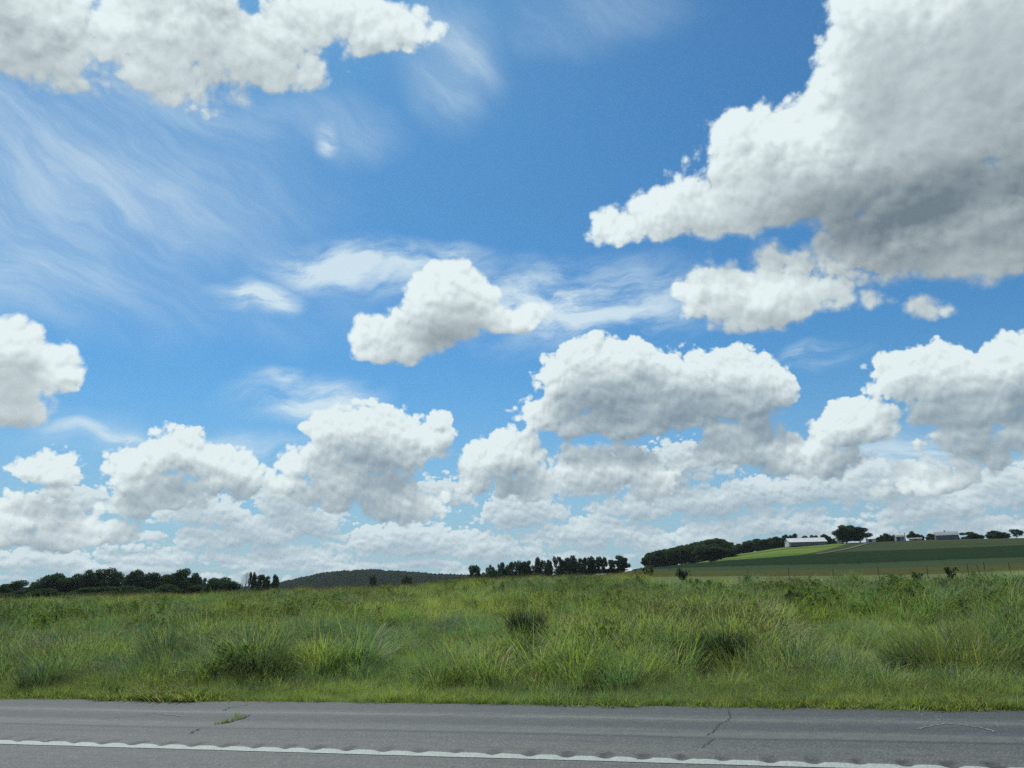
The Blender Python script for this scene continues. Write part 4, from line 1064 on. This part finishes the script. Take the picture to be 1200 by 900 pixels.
tag(mesh_obj('farm_track', v_, f_, plain('pale_gravel', (0.105, 0.115, 0.08), .9, .1, .2, .3)), kind='structure')

# ------------------------------------------------------------------ field fence
posts = [(877, 666.5, 122), (925, 665.5, 117), (977, 666.5, 112), (1031, 664, 107), (1088, 663.5, 101), (1136, 660.5, 97), (1151, 662, 96.5), (1156, 659, 96), (1186, 659.5, 94), (1215, 659, 92)]
froot = empty('field_fence', at(1031, 107)); fl = Vector(froot.location); tops = []
for i, (px_, yt, d) in enumerate(posts):
    x, y, z = at(px_, d); h = min(max(top_z(px_, yt, d) - z, .9), 1.75); ln = .28 if px_ == 1151 else random.uniform(-.05, .05)
    mb = MB(); mb.tube([(x - fl.x, y - fl.y, z - fl.z - .3), (x - fl.x - ln, y - fl.y, z - fl.z + h)], [.045, .038], 7); mb.build('post', pole_m, froot)
    tops.append((x - fl.x, y - fl.y, z - fl.z))
for hgt in (.45, .8, 1.1):
    mb = MB(); mb.tube([(x, y, z + hgt) for x, y, z in tops], .006, 4); mb.build('wire', pole_m, froot)
tag(froot, 'wire fence on weathered posts between the meadow and the far fields', 'fence')

# ------------------------------------------------------------------ birds
bird_m = plain('bird_plumage', (0.03, 0.03, 0.032), .7, .2)
def bird(px, py, d, span, rz, roll, label):
    r = ray(px, py); hh_ = math.hypot(r[0], r[1]); t = d / hh_
    s_ = span / 2
    v = [(0, .30, 0), (.05, .12, .03), (-.05, .12, .03), (.05, .12, -.04), (-.05, .12, -.04), (.03, -.18, .01), (-.03, -.18, .01), (0, -.16, -.03), (.07, -.36, 0), (-.07, -.36, 0), (0, -.34, -.012)]
    f = [(0, 2, 1), (0, 1, 3), (0, 3, 4), (0, 4, 2), (1, 2, 6, 5), (1, 5, 7, 3), (2, 4, 7, 6), (3, 7, 4), (5, 6, 9, 8), (8, 10, 7, 5), (9, 6, 7, 10), (8, 9, 10)]
    for sg in (1, -1):
        k = len(v)
        v += [(.045 * sg, .14, .02), (.045 * sg, -.06, .015), (.45 * sg, .22, .16), (.45 * sg, .02, .15), (1.0 * sg, .04, .05), (.97 * sg, -.06, .045)]
        v += [(a_, b_, c_ - .012) for a_, b_, c_ in v[k:k + 6]]
        f += [(k, k + 1, k + 3, k + 2), (k + 2, k + 3, k + 5, k + 4), (k + 6, k + 8, k + 9, k + 7), (k + 8, k + 10, k + 11, k + 9), (k, k + 2, k + 8, k + 6), (k + 2, k + 4, k + 10, k + 8), (k + 1, k + 7, k + 9, k + 3), (k + 3, k + 9, k + 11, k + 5), (k + 4, k + 5, k + 11, k + 10)]
    v = [(a_ * s_, b_ * s_, c_ * s_) for a_, b_, c_ in v]
    o_ = mesh_obj('bird', v, f, bird_m, loc=(r[0] * t, r[1] * t, EYE + r[2] * t)); o_.rotation_euler = (0, math.radians(roll), math.radians(rz))
    tag(o_, label, 'bird')
bird(1011.5, 505, 110, .75, 20, -12, 'dark bird gliding before the grey clouds on the right')
bird(118, 630, 120, .60, 80, 30, 'dark bird low over the left grove, left one of the low two')
bird(157.5, 641, 120, .75, 30, -40, 'dark bird banking low over the left grove, right of another')
bird(94.5, 455, 130, .70, 60, 20, 'dark bird beside the edge of the left cloud')
bird(82, 469.5, 140, .60, 10, -15, 'faint dark bird just under the left cloud')

# ------------------------------------------------------------------ air: one box round the whole place
hb = MB(); hb.box(-3600, 3600, -900, 3600, -220, 130)
hzm = bpy.data.materials.new('haze'); hzm.use_nodes = True; hzm.node_tree.nodes.clear()
hn = NB(hzm.node_tree); ho = hn.N.new('ShaderNodeOutputMaterial'); pv = hn.N.new('ShaderNodeVolumePrincipled')
pv.inputs['Color'].default_value = (0.80, 0.90, 1.0, 1); pv.inputs['Density'].default_value = 0.000035; pv.inputs['Anisotropy'].default_value = 0.3
hn.L.new(pv.outputs[0], ho.inputs['Volume'])
tag(hb.build('haze', hzm), kind='stuff')
